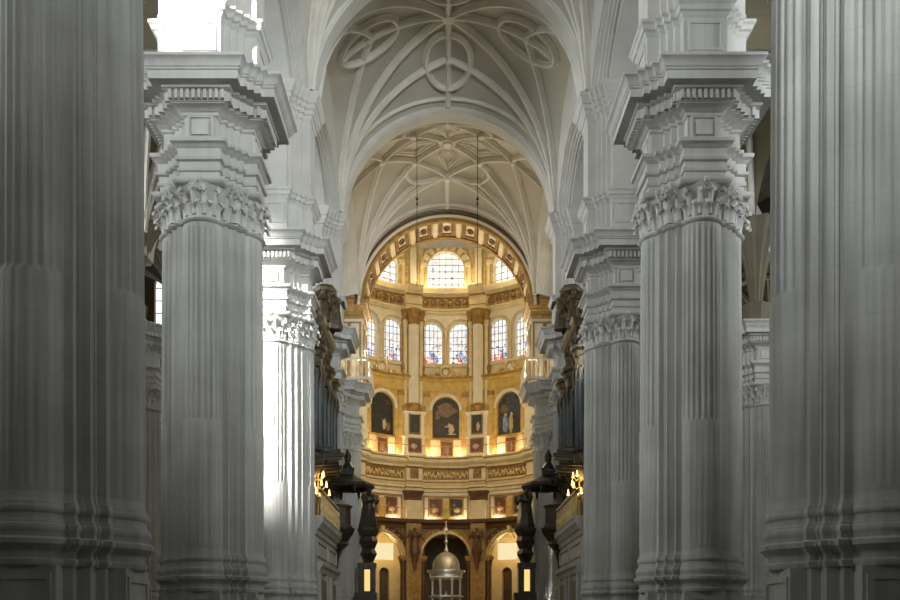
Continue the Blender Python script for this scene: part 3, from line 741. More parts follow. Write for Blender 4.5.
# pilaster clusters of the top storey (beside the top windows)
for c in (-17.5, 17.5, -52.5, 52.5):
    fn = bend(radians(c)); sd = {-17.5: 'sunlit organ side', 17.5: 'unlit organ side', -52.5: 'hidden sunlit side', 52.5: 'hidden unlit side'}[c]
    r = empty('clerestory_pilaster'); tag(r, 'gilded pilaster cluster beside the big central top window, %s' % sd, 'pilaster', 'clerestory pilasters')
    for dx, w_, n_, mt in [(0, .32, .45, CREAMW), (-.5, .14, .3, GOLD), (.5, .14, .3, GOLD), (-.85, .2, .18, CREAM), (.85, .2, .18, CREAM)]:
        m = MB(); m.box(dx - w_, dx + w_, -.2, n_, Z(31.05), Z(37.5)); m.map(fn).build('shaft', mt, r, smooth=False)
# giant engaged columns (upper)
def ncol(r0, z0, z1, fl=True):
    return [(r0, z0), (r0, z1)]
def eng_col(c):
    fn = bend(radians(c)); fm = lambda p: fn(p)
    sd = {-17.5: 'the sunlit organ side of', 17.5: 'the unlit organ side of', -52.5: 'the hidden sunlit flank of', 52.5: 'the hidden unlit flank of'}[c]
    r = empty('engaged_column'); tag(r, 'tall cream engaged column at %s the altar painting' % sd, 'column', 'tall apse columns')
    m = MB(); m.box(-1.12, 1.12, -.2, .34, Z(20.2), Z(28.2)); m.map(fm).build('backing_pilaster', GOLDD, r, smooth=False)
    m = MB(); m.lathe([(.5, Z(20.4)), (.5, Z(27.6)), (.5, Z(27.7))], 40, (0, .5, 0), flute=.09); m.map(fm).build('shaft', CREAMW, r)
    for sx in (-.78, .78):
        m = MB(); m.lathe([(.2, Z(20.4)), (.18, Z(27.4)), (.24, Z(27.5)), (.26, Z(28.0))], 14, (sx, .32, 0)); m.map(fm).build('side_colonnette', GOLD if 0 else CREAM, r)
    m = MB(); m.lathe([(.74, Z(19.65)), (.74, Z(19.85)), (.66, Z(19.9)), (.7, Z(20.0)), (.7, Z(20.1)), (.58, Z(20.18)), (.62, Z(20.28)), (.52, Z(20.4))], 28, (0, .48, 0)); m.box(-1.2, 1.2, -.2, .55, Z(19.6), Z(20.2)); m.map(fm).build('base', GOLDD, r)
    m = MB(); m.lathe([(.5, Z(27.6)), (.56, Z(27.66)), (.5, Z(27.72)), (.52, Z(28.0)), (.66, Z(28.6)), (.72, Z(28.75)), (.72, Z(28.95))], 20, (0, .5, 0)); 
    for k in range(10):
        t = 2 * pi * k / 10; leaf(m, (.5 * cos(t), .5 + .5 * sin(t)), (cos(t), sin(t)), Z(27.75), .5, .3, .12); leaf(m, (.5 * cos(t + .3), .5 + .5 * sin(t + .3)), (cos(t + .3), sin(t + .3)), Z(27.9), .8, .25, .14)
    for sx in (-.8, .8): m.lathe([(.22, Z(27.9)), (.26, Z(28.0)), (.22, Z(28.1)), (.26, Z(28.35)), (.38, Z(28.75)), (.38, Z(28.95))], 12, (sx, .32, 0), flute=.12)
    m.map(fm).build('capital', GOLDD, r)
    m = MB(); m.box(-1.2, 1.2, -.2, .9, Z(28.93), Z(29.05)); m.map(fm).build('abacus', CREAM, r, smooth=False)
    m = MB()
    m.loft([[(-w, -.2, Z(h)), (w, -.2, Z(h)), (w, n, Z(h)), (-w, n, Z(h))] for h, w, n in [(15.5, 1.2, .95), (15.8, 1.2, .95), (15.85, 1.05, .85), (17.2, 1.05, .85), (17.25, 1.15, .92), (17.4, 1.15, .92), (17.45, 1.0, .8), (19.3, 1.0, .8), (19.35, 1.1, .86), (19.5, 1.2, .95), (19.62, 1.2, .95)]])
    m.map(fm).build('pedestal', CREAMW, r, smooth=False)
    return fn
for c in (-17.5, 17.5, -52.5, 52.5): eng_col(c)

# paintings
def painting(fn, cx, hw, z0, z1, n, arch, canv, label, frame=GOLDD, figs=(), fw=.14, name='painting'):
    m = MB(); sp = z1 - hw if arch else z1
    arched_panel(m, cx, hw, z0, sp, n, n + .06, fn, arch); ob = m.build(name, frame if 0 else canv, smooth=False)
    tag(ob, label, 'painting')
    m = MB(); N_ = 24; path = [(cx - hw, z0)]; nr = [(-1, -1)]
    if arch:
        path += [(cx - hw * cos(pi * i / N_), sp + hw * sin(pi * i / N_)) for i in range(N_ + 1)]; nr += [(-cos(pi * i / N_), sin(pi * i / N_)) for i in range(N_ + 1)]
    else: path += [(cx - hw, z1), (cx + hw, z1)]; nr += [(-1, 1), (1, 1)]
    path.append((cx + hw, z0)); nr.append((1, -1)); path.append(path[0]); nr.append(nr[0])
    m.loft([[fn((x + nx * q, t, z + nz * q)) for q, t in [(-.01, n), (-.01, n + .13), (fw * .5, n + .16), (fw, n + .1), (fw, n)]] for (x, z), (nx, nz) in zip(path, nr)], False, False)
    m.build('frame', frame, ob, smooth=False)
    for fi, (x, z, rx, rz, mt) in enumerate(figs):
        m = MB(); K = 22; ft = n + .062 + .012 * fi
        pts = [(cx + x + rx * cos(2 * pi * i / K) * (1 + .16 * sin(5 * 2 * pi * i / K + rx * 9) + .08 * sin(3 * 2 * pi * i / K + z)), z0 + z + rz * sin(2 * pi * i / K) * (1 + .12 * cos(4 * 2 * pi * i / K + x * 5))) for i in range(K)]
        m.loft([[fn((a, t, b)) for a, b in pts] for t in (ft, ft + .012)]); m.build('painted_shape', mt, ob, smooth=False)
    return ob
# central + side altar aedicules, bay by bay
for a_deg in (-35, 0, 35):
    fn = bend(radians(a_deg)); nm = {-35: 'sunlit organ side of the apse', 0: 'centre of the apse', 35: 'unlit organ side of the apse'}[a_deg]
    r = empty('aedicule'); tag(r, 'gilded altar surround with moulded lintel at the %s' % nm, 'altar surround', 'gilded altar surrounds')
    def cb(m, x0, x1, n0, n1, h0, h1, seg=6): m.box(x0, x1, n0, n1, Z(h0), Z(h1), seg); return m
    m = MB(); opening_wall(m, -2.4, 2.4, Z(17.3), Z(21.7), [(0, 1.3, Z(17.32), Z(19.9), True)], .05, .4, fn, 20); m.build('gilt_field', OCHRE, r, smooth=False)
    for sx in (-1, 1):
        m = MB(); cb(m, *sorted((sx * 1.62, sx * 2.1)), .38, .55, 17.4, 21.1); m.map(fn).build('pilaster', OCHRE, r, smooth=False)
        m = MB(); cb(m, *sorted((sx * 1.55, sx * 2.17)), .36, .62, 21.1, 21.5); m.map(fn).build('pilaster_capital', GOLDD, r, smooth=False)
    m = MB(); rr = 1.3; n_ = 24
    m.loft([[fn((q * cos(u), t, Z(19.9) + q * sin(u))) for q, t in [(1.3, .3), (1.3, .5), (1.42, .55), (1.58, .5), (1.62, .4)]] for u in [pi * i / n_ for i in range(n_ + 1)]]); m.build('arch_moulding', CREAMW, r)
    m = MB(); seg = 12
    m.loft([[fn((x, n_, Z(h))) for n_, h in [(-.1, 21.6), (.5, 21.62), (.5, 21.72), (.42, 21.76), (.42, 22.5), (.55, 22.55), (.7, 22.7), (.82, 22.75), (.85, 22.9), (-.1, 22.98)]] for x in [-2.75 + 5.5 * i / seg for i in range(seg + 1)]])
    m.build('lintel', OCHRE, r, smooth=False)
    m = MB(); cb(m, -2.7, 2.7, .7, .9, 22.72, 22.9, 12); m.map(fn).build('lintel_cornice', GOLDD, r, smooth=False)
    # crest: roundel with scrolls and little finials
    m = MB(); m.loft([[fn((( .5 + .12 * cos(t)) * cos(u), .35 + .12 * sin(t), Z(23.5) + (.5 + .12 * cos(t)) * sin(u))) for t in [2 * pi * i / 8 for i in range(8)]] for u in [2 * pi * i / 24 for i in range(25)]], False, False); m.build('crest_ring', GOLD, r)
    m = MB(); m.ball((0, 0, 0), .32, 12, 8); m.map(lambda p: fn((p[0], .25 + p[1] * .4, Z(23.5) + p[2]))).build('crest_medallion', CREAMW, r)
    for sx in (-1, 1):
        m = MB(); pts = [(sx * (.65 + 1.5 * i / 24), .35, Z(23.05 + .22 * (1 - i / 24) + .18 * sin(i * .75))) for i in range(25)]; m.tube(pts, .12, 6, .06); m.map(fn).build('crest_scroll', GOLD, r)
        m = MB(); m.lathe([(.16, 0), (.16, .2), (.08, .3), (.2, .6), (.14, .9), (.05, 1.1)], 10, (sx * 2.2, .35, Z(22.95))); m.map(fn).build('finial', GOLDD, r)
fn = flat(0)
painting(fn, 0, 1.22, Z(17.45), Z(21.15), .12, True, CANV1, 'tall dark arched altar painting of a pale kneeling figure under brown clouds', figs=[(0, 2.55, .92, .62, PCLOUD), (-.75, 2.0, .22, .3, PCLOUD), (.72, 1.75, .35, .25, PDARK), (-.5, .8, .5, .6, PDARK), (.5, .8, .26, .45, FLESH), (.3, 1.2, .13, .13, FLESH), (.1, 1.02, .22, .07, FLESH), (.55, .32, .42, .07, FLESH)])
painting(flat(radians(-35)), 0, 1.22, Z(17.45), Z(21.15), .12, True, CANV2, 'dark arched painting half hidden behind the sunlit side chancel pier', figs=[(.3, .9, .2, .5, PGREEN), (.7, .7, .2, .4, PCLOUD)])
painting(flat(radians(35)), 0, 1.22, Z(17.45), Z(21.15), .12, True, CANV4, 'arched painting of blue and ochre robed figures, half hidden by the unlit side pier', figs=[(-.5, .9, .28, .75, PBLUE), (.1, .9, .24, .8, PGREEN), (.15, 1.75, .14, .17, FLESH), (-.45, 1.75, .13, .15, FLESH), (.6, 1.0, .3, .6, PDARK), (-.6, 2.3, .4, .4, PCLOUD)])
for c, nm in ((-17.5, 'sunlit'), (17.5, 'unlit')):
    fn = bend(radians(c))
    fn = flat(radians(c))
    painting(fn, 0, .46, Z(17.65), Z(19.7), .83, False, CANV2, 'small tall dark painting on the column pedestal, %s organ side of the altar painting' % nm, figs=[(.1, .6, .16, .4, FLESH if c > 0 else PDARK)], fw=.1)
    painting(fn, 0, .58, Z(15.95), Z(17.1), .88, False, CANV3, 'small wide reddish painting behind the balcony rail, %s organ side pedestal' % nm, figs=[(-.1, .5, .3, .22, FLESH)], fw=.08)
for a_deg, nm in ((-35, 'sunlit'), (0, 'central'), (35, 'unlit')):
    fn = bend(radians(a_deg))
    fn = flat(radians(a_deg))
    painting(fn, .1, .5, Z(15.8), Z(17.1), .1, False, CANV3, 'small reddish panel painting behind the upper balcony rail in the %s bay' % nm, figs=[(0, .5, .2, .35, PCLOUD)], fw=.1)
    for sx in (-1, 1):
        fn = bend(radians(a_deg)); m = MB(); m.box(sx * 1.86 - .4, sx * 1.86 + .4, .0, .3, Z(15.6), Z(17.3)); m.map(fn)
        tag(m.build('ochre_pedestal', BLOCKM, smooth=False), 'ochre block under the altar pilaster, %s bay, %s' % (nm, 'toward the sunlit organ' if sx < 0 else 'toward the unlit organ'), 'block', 'ochre altar blocks')
# great cornice and frieze between the two balconies
ge = course('lower_entablature', [(-.3, 12.4), (.25, 12.45), (.25, 12.7), (.34, 12.75), (.34, 13.0), (.45, 13.1), (.5, 13.35), (.3, 13.45), (.3, 14.55), (.5, 14.62), (.55, 14.8), (.85, 14.95), (.95, 15.05), (.98, 15.3), (1.1, 15.42), (1.12, 15.56), (-.3, 15.6)], CREAM, 'curved cornice and frieze ring carrying the upper balcony', 'entablature', ress=.45)
for bay in (-35, 0, 35):
    m = MB(); fn = bend(radians(bay)); seg = 14
    m.loft([[fn((x, n_, Z(h))) for n_, h in [(.28, 13.55), (.36, 13.57), (.36, 14.45), (.28, 14.47)]] for x in [-2.2 + 4.4 * i / seg for i in range(seg + 1)]])
    pn = m.build('frieze_relief', BROWN, ge, smooth=False)
    rnd = random.Random(bay); m = MB()
    for k in range(13):
        x = -2.0 + 4.0 * k / 12; m.ball((0, 0, 0), .09 + .05 * rnd.random(), 8, 6); nv = 8 * 5
        m.v[-nv:] = [fn((x + p[0] + .05 * rnd.random(), .38 + p[1] * .5, Z(14.0 + .2 * sin(k * 1.7)) + p[2] * 1.1)) for p in m.v[-nv:]]
        pts = [(x + .16 * cos(t), .4, Z(14.0) + .3 * sin(t * 1.3 + k)) for t in [i * .5 for i in range(9)]]
        o_ = len(m.v); m.tube(pts, .045, 5); m.v[o_:] = [fn(p) for p in m.v[o_:]]
    m.build('relief_foliage', GOLD, pn)
for c in (-17.5, 17.5):
    fn = bend(radians(c)); m = MB(); m.box(-.42, .42, .7, .82, Z(13.55), Z(14.45)); m.map(fn).build('frieze_relief', BROWN, ge, smooth=False)
course('shade_fillet', [(-.25, 15.3), (1.02, 15.32), (1.1, 15.4), (-.25, 15.42)], GOLDD, None, None, ress=.45, parent=ge)  # these dark strips colour in the shade between the mouldings
course('shade_fillet', [(-.25, 14.5), (.52, 14.52), (.56, 14.6), (-.25, 14.62)], GOLDD, None, None, ress=.45, parent=ge)
course('shade_fillet', [(-.25, 13.2), (.5, 13.22), (.53, 13.32), (-.25, 13.34)], GOLDD, None, None, ress=.45, parent=ge)
course('shade_fillet', [(-.25, 12.7), (.36, 12.71), (.38, 12.78), (-.25, 12.8)], GOLDD, None, None, ress=.45, parent=ge)
# lower gallery: shelf, framed walls, paintings
lg = course('gallery_shelf', [(-.3, 9.0), (.3, 9.05), (.4, 9.4), (.75, 9.55), (.8, 9.85), (-.3, 9.95)], BROWND, 'dark brown shelf of the lower gallery above the arches', 'gallery shelf', ress=None)
gi = 0
for bay, nm in ((-35, 'sunlit'), (0, 'central'), (35, 'unlit')):
    fn = bend(radians(bay))
    r = empty('gallery_panelling'); tag(r, 'lit cream framed panelling of the lower gallery, %s bay' % nm, 'panelling', 'gallery panelling')
    m = MB(); m.box(-2.3, 2.3, .0, .12, Z(9.9), Z(12.4), 12); m.map(fn).build('back_panel', CREAMW, r, smooth=False)
    m = MB()
    for (x0, x1, h0, h1) in [(-2.15, 2.15, 11.95, 12.1), (-2.15, -2.0, 9.95, 11.95), (2.0, 2.15, 9.95, 11.95)]: m.box(x0, x1, .1, .26, Z(h0), Z(h1), 8)
    m.map(fn).build('moulded_frame', GOLDD, r, smooth=False)
    m = MB(); m.box(-.3, .3, .1, .4, Z(9.95), Z(11.7)); m.map(fn).build('centre_pier', OCHRE, r, smooth=False)
    for sx in (-1, 1):
        painting(fn, sx * .98, .56, Z(10.3), Z(11.75), .14, False, CANV3 if sx * (bay or 1) < 0 else CANV1, '%s small dark painting in the lower gallery, %s bay, %s' % ('reddish' if sx * (bay or 1) < 0 else 'brown', nm, 'toward the sunlit organ' if sx < 0 else 'toward the unlit organ'), figs=[(.05 * sx, .45, .3, .26, FLESH), (-.2, .9, .16, .16, PCLOUD)], fw=.1)
# rails of both balconies, one per bay
def rail(h0, hh, n, half, bay, label, name):
    fn = bend(radians(bay)); r = empty(name); tag(r, label, 'railing', 'apse balcony rails')
    m = MB(); m.box(-half, half, n - .03, n + .03, Z(h0 + hh - .06), Z(h0 + hh), 12); m.map(fn).build('top_rail', GOLDD, r, smooth=False)
    k = int(half * 2 / .42); proto = None
    for i in range(k + 1):
        x = -half + 2 * half * i / k
        m = MB(); m.tube([(x, n, Z(h0)), (x, n, Z(h0 + hh - .05))], .018, 5); m.map(fn).build('baluster', GOLDD, r)
for bay, nm in ((-35, 'sunlit'), (0, 'central'), (35, 'unlit')):
    rail(15.56, 1.0, .95, 2.5, bay, 'thin gilt rail of the upper balcony, %s bay' % nm, 'balcony_rail')
    rail(9.9, .95, .7, 2.2, bay, 'thin gilt rail of the lower gallery, %s bay' % nm, 'balcony_rail')
# lower engaged piers with statues on brackets
def statue(m, c, h, s=1.0, wing=False, face=(0, 1)):
    """robed standing figure, h tall, as one mesh around c (feet)"""
    prof = [(0, .20, .16), (.05, .21, .17), (.25, .17, .14), (.45, .15, .12), (.55, .14, .105), (.66, .16, .11), (.76, .185, .11), (.81, .16, .095), (.84, .07, .065), (.87, .05, .05), (.89, .06, .065), (.93, .068, .075), (.97, .06, .065), (1.0, .03, .03)]
    n = 14; rings = []
    for t, a, b in prof:
        rings.append([(c[0] + h * a * cos(2 * pi * i / n) * (1 + (.12 * (i % 2) if t < .5 else 0)), c[1] + h * b * sin(2 * pi * i / n) * (1 + (.12 * (i % 2) if t < .5 else 0)), c[2] + h * t) for i in range(n)])
    m.loft(rings)
    fx, fy = face; px, py = -fy, fx
    for sg in (-1, 1):
        sh = V(c[0] + px * sg * .16 * h, c[1] + py * sg * .16 * h, c[2] + .78 * h)
        el = V(c[0] + px * sg * .2 * h + fx * .06 * h, c[1] + py * sg * .2 * h + fy * .06 * h, c[2] + .6 * h)
        ha = V(c[0] + px * sg * .06 * h + fx * .2 * h, c[1] + py * sg * .06 * h + fy * .2 * h, c[2] + .66 * h)
        m.tube([sh, el, ha], .045 * h, 8, .03 * h)
        if wing:
            for q in range(5): m.tube([sh, sh + V(px * sg * (.1 + .05 * q) * h - fx * .08 * h, py * sg * (.1 + .05 * q) * h - fy * .08 * h, (.22 - .14 * q) * h)], .03 * h, 6, .012 * h)
for c, nm in ((-17.5, 'sunlit'), (17.5, 'unlit'), (-52.5, 'hidden sunlit'), (52.5, 'hidden unlit')):
    fn = bend(radians(c)); r = empty('apse_pier'); tag(r, 'brown ground-floor pier beside the central dark arch, %s organ side' % nm, 'pier', 'ground-floor apse piers')
    m = MB(); m.box(-.72, .72, -.2, .6, Z(9.6), Z(11.8)); m.map(fn).build('upper_shaft', CREAM, r, smooth=False)
    m = MB(); m.box(-.74, .74, -.2, .6, 0, Z(9.6)); m.map(fn).build('shaft', BROWNM, r, smooth=False)
    m = MB(); m.box(-.5, .5, .55, .66, Z(1), Z(5.0)); m.box(-.5, .5, .55, .66, Z(6.7), Z(9.0)); m.map(fn).build('shaft_panel', GOLDD, r, smooth=False)
    m = MB()
    m.loft([[(-w, -.2, Z(h)), (w, -.2, Z(h)), (w, n, Z(h)), (-w, n, Z(h))] for h, w, n in [(11.6, .72, .62), (11.7, .82, .7), (11.8, .76, .65), (12.1, .85, .72), (12.35, 1.0, .85), (12.45, 1.0, .85)]]); 
    for x in (-.6, -.2, .2, .6): leaf(m, (x, .62), (0, 1), Z(11.75), .5, .32, .12)
    m.map(fn).build('capital', BROWND, r, smooth=False)
    for sx in (-1, 1):
        m = MB(); m.lathe([(.3, 0), (.3, .6), (.2, .8), (.2, 7.0), (.3, 7.3), (.34, 7.7)], 14, (sx * 1.0, .3, 0)); m.map(fn).build('side_colonnette', BROWND, r)
    m = MB(); m.box(-1.3, 1.3, -.2, .68, Z(6.2), Z(6.5)); m.box(-1.2, 1.2, -.2, .62, Z(6.05), Z(6.2)); m.map(fn).build('impost', GOLDD, r, smooth=False)
    if abs(c) < 20:
        m = MB(); statue(m, (0, .95, Z(6.75)), 2.3, wing=True); m.map(fn); tag(m.build('angel_statue', BROWND), 'dark winged statue on a bracket beside the central arch, %s organ side' % nm, 'statue', 'apse angel statues')
        m = MB(); m.lathe([(.06, 0), (.2, .3), (.16, .5), (.34, .9), (.3, 1.1), (.45, 1.45), (.45, 1.6)], 12, (0, .95, Z(5.15))); m.map(fn); tag(m.build('statue_bracket', BROWND), 'dark tapering bracket under the winged statue, %s organ side' % nm, 'bracket', 'angel brackets')
# archivolts over the lower arches with bulbs
for a_deg, nm in ((-35, 'sunlit'), (0, 'central'), (35, 'unlit')):
    fn = bend(radians(a_deg)); r = empty('archivolt'); tag(r, 'gilt-edged round archivolt over the %s' % {'sunlit': 'lit ambulatory arch on the sunlit side', 'central': 'central dark arch behind the silver dome', 'unlit': 'lit ambulatory arch on the unlit side'}[nm], 'arch', 'apse archivolts')
    n_ = 32
    m = MB(); m.loft([[fn((q * cos(u), t, Z(6.35) + q * sin(u))) for q, t in [(2.22, -.4), (2.22, .2), (2.3, .26), (2.5, .26), (2.55, .1), (2.55, -.05)]] for u in [pi * i / n_ for i in range(n_ + 1)]]); m.build('inner_moulding', GOLD, r)
    m = MB(); m.loft([[fn((q * cos(u), t, Z(6.35) + q * sin(u))) for q, t in [(2.55, -.05), (2.55, .14), (2.8, .14), (2.85, .24), (2.95, .24), (2.98, -.05)]] for u in [pi * i / n_ for i in range(n_ + 1)]]); m.build('outer_band', BROWND if a_deg else GOLDD, r)
    for k in range(13):
        u = pi * (k + .5) / 13; m = MB(); m.ball((0, 0, 0), .07, 8, 6); m.map(lambda p: fn((2.68 * cos(u) + p[0], .2 + p[1], Z(6.35) + 2.68 * sin(u) + p[2]))); m.build('gilt_bead', GOLD, r)
    m = MB(); m.box(-.2, .2, -.1, .5, Z(8.5), Z(9.15)); m.map(fn).build('keystone', GOLD, r, smooth=False)
    for sx in (-1, 1):
        m = MB(); m.box(sx * 2.4 - .22, sx * 2.4 + .22, -.4, .35, Z(6.0), Z(6.35)); m.box(sx * 2.4 - .16, sx * 2.4 + .16, -.38, .25, 0, Z(6.0)); m.map(fn).build('jamb', BROWND, r, smooth=False)
# ambulatory behind
RW = 15.6
def cylw(a0):
    def fn(q):
        a = a0 + q[0] / RW; r = RW - q[1]; return (r * sin(a), YC + r * cos(a), q[2])
    return fn
for a_deg in (-60, -22.5, 22.5, 60):
    fw = cylw(radians(a_deg)); fo = lambda q, fw=fw: fw((q[0], -q[1], q[2])); L_ = RW * radians(30) / 2
    if abs(a_deg) > 40: L_ = RW * radians(45) / 2
    ops = [(0, 1.0, Z(6.55), Z(8.2), False), (.0, .5, 0, Z(5.3), True)] if abs(a_deg) < 40 else []
    m = MB(); opening_wall(m, -L_, L_, 0, Z(9.3), ops, 0, .6, fo, 16); struct(m.build('wall_ambulatory', PLASTER, smooth=False), 'lit curved ambulatory wall')
    if ops:
        window(fo, 0, 1.0, Z(6.55), Z(8.2), .3, LIT, 3, 3, 'glowing rectangular window in the ambulatory, %s organ side' % ('sunlit' if a_deg < 0 else 'unlit'), arch=False, grid=False)
        m = MB(); arched_panel(m, 0, .5, 0, Z(5.3), .45, .55, fo); 
        WD = m.build('door_%d' % (1 if a_deg < 0 else 2), WOOD, smooth=False); struct(WD, 'dark round-headed doorway in the ambulatory wall')
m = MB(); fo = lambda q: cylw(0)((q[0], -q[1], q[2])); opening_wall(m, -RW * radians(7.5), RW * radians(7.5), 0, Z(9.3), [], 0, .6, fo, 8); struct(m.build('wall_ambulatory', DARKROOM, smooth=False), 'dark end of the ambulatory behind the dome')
# ambulatory ceiling ring (coffered)
m = MB(); rings = []
for i in range(41):
    a = radians(-90 + 180 * i / 40)
    rings.append([(r * sin(a), YC + r * cos(a), z) for r, z in [(RA + .85, Z(8.98)), (RA + 2.0, Z(9.6)), (RW - 2, Z(9.6)), (RW + .3, Z(8.6)), (RW + .3, Z(10)), (RA + .85, Z(10))]])
m.loft(rings); cl = struct(m.build('ceiling', PLASTER), 'coffered ambulatory vault')
for a_deg in range(-40, 41, 5):
    if abs(a_deg) < 8: continue
    a = radians(a_deg); m = MB(); t = V(cos(a), -sin(a), 0)
    m.loft([[tuple(V(r * sin(a), YC + r * cos(a), z) + t * q) for q, z in [(-.12, z1), (.12, z1), (.12, z1 - .2), (-.12, z1 - .2)]] for r, z1 in [(RA + .9, Z(9.0)), (RA + 2, Z(9.62)), (RW - 2, Z(9.62)), (RW + .2, Z(8.65))]]); m.build('coffer_rib', CREAM, cl, smooth=False)
# walls that shut off the central dark chapel from the lit ambulatory
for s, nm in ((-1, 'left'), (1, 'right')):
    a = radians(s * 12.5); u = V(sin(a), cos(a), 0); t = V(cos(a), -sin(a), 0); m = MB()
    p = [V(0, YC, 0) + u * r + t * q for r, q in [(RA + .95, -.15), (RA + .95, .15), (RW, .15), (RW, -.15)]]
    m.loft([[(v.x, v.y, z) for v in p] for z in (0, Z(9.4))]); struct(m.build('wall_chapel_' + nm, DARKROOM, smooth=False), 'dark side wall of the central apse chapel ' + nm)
# dome of the apse
m = MB(); rings = []
for k in range(13):
    t = pi / 2 * k / 12 * .97; rings.append([((RA + .1) * cos(t) * cos(2 * pi * i / 40), YC + (RA + .1) * cos(t) * sin(2 * pi * i / 40), Z(37.9) + (RA) * .75 * sin(t)) for i in range(40)])
m.loft(rings, False, True); struct(m.build('ceiling', CREAM), 'dome of the apse')
m = MB()
for s in (-1, 1): m.box(*sorted((s * 5.5, s * 12)), ya1 + .5, ya1 + 1.0, 17.3, 40)
m.box(-12, 12, ya1 + .5, ya1 + 1.0, 33, 50); struct(m.build('wall_chancel_rear', CREAM, smooth=False), 'apse side of the chancel wall')

# ------------------------------------------------------------------ tabernacle
r = empty('tabernacle', (.0, 70.0, 0)); tag(r, 'silver domed altar canopy on slender columns in front of the dark central arch', 'altar canopy')
m = MB(); m.lathe([(2.0, 0), (2.0, .25), (1.8, .25), (1.8, .5), (1.55, .5), (1.55, 1.6), (1.65, 1.7), (1.65, 1.8)], 8); m.build('plinth', CREAMW, r, smooth=False)
for ring_r, n_, z0, z1 in [(1.2, 8, 1.8, Z(4.0))]:
    pr = None
    for i in range(n_):
        a = 2 * pi * (i + .5) / n_; m = MB(); m.lathe([(.16, 0), (.16, .12), (.09, .2), (.085, z1 - z0 - .3), (.14, z1 - z0 - .12), (.18, z1 - z0)], 10)
        if pr is None: o = pr = m.build('lower_column', SILVER, r)
        else: o = pr.copy(); COL.objects.link(o)
        o.location = (ring_r * cos(a), ring_r * sin(a), z0)
m = MB(); m.lathe([(1.1, Z(2.35)), (1.4, Z(2.4)), (1.4, Z(2.5)), (1.1, Z(2.55))], 24); m.build('middle_cornice', SILVER, r)
m = MB(); m.lathe([(1.25, Z(3.85)), (1.38, Z(3.95)), (1.3, Z(4.02)), (1.3, Z(4.3)), (1.5, Z(4.38)), (1.55, Z(4.55)), (1.15, Z(4.6))], 32); m.build('entablature', SILVER, r)
m = MB(); m.lathe([(1.12, Z(4.55)), (1.1, Z(4.75))] + [(1.1 * cos(t), Z(4.75) + 1.28 * sin(t)) for t in [pi / 2 * i / 10 for i in range(1, 10)]] + [(.12, Z(6.04))], 32); dm = m.build('dome', SILVER, r); dm.data.materials[0] = mat('dark_silver', (.24, .2, .13), .45, .4, var=.2, scale=4)  # dome in a darker, browner silver tone
m = MB(); m.lathe([(.1, 0), (.18, .15), (.08, .3), (.07, .7), (.16, .85), (.07, 1.0), (.06, 1.6), (.13, 1.75), (.05, 1.9), (.04, 2.5), (.0, 2.6)], 12, (0, 0, Z(6.0))); m.build('finial', SILVER, r)
m = MB(); m.lathe([(.5, 1.8), (.55, 2.2), (.35, 2.4), (.5, 3.0), (.52, 3.6), (.3, 3.9), (.1, 4.3), (.03, 4.5)], 16); m.build('inner_shrine', SILVER, r)

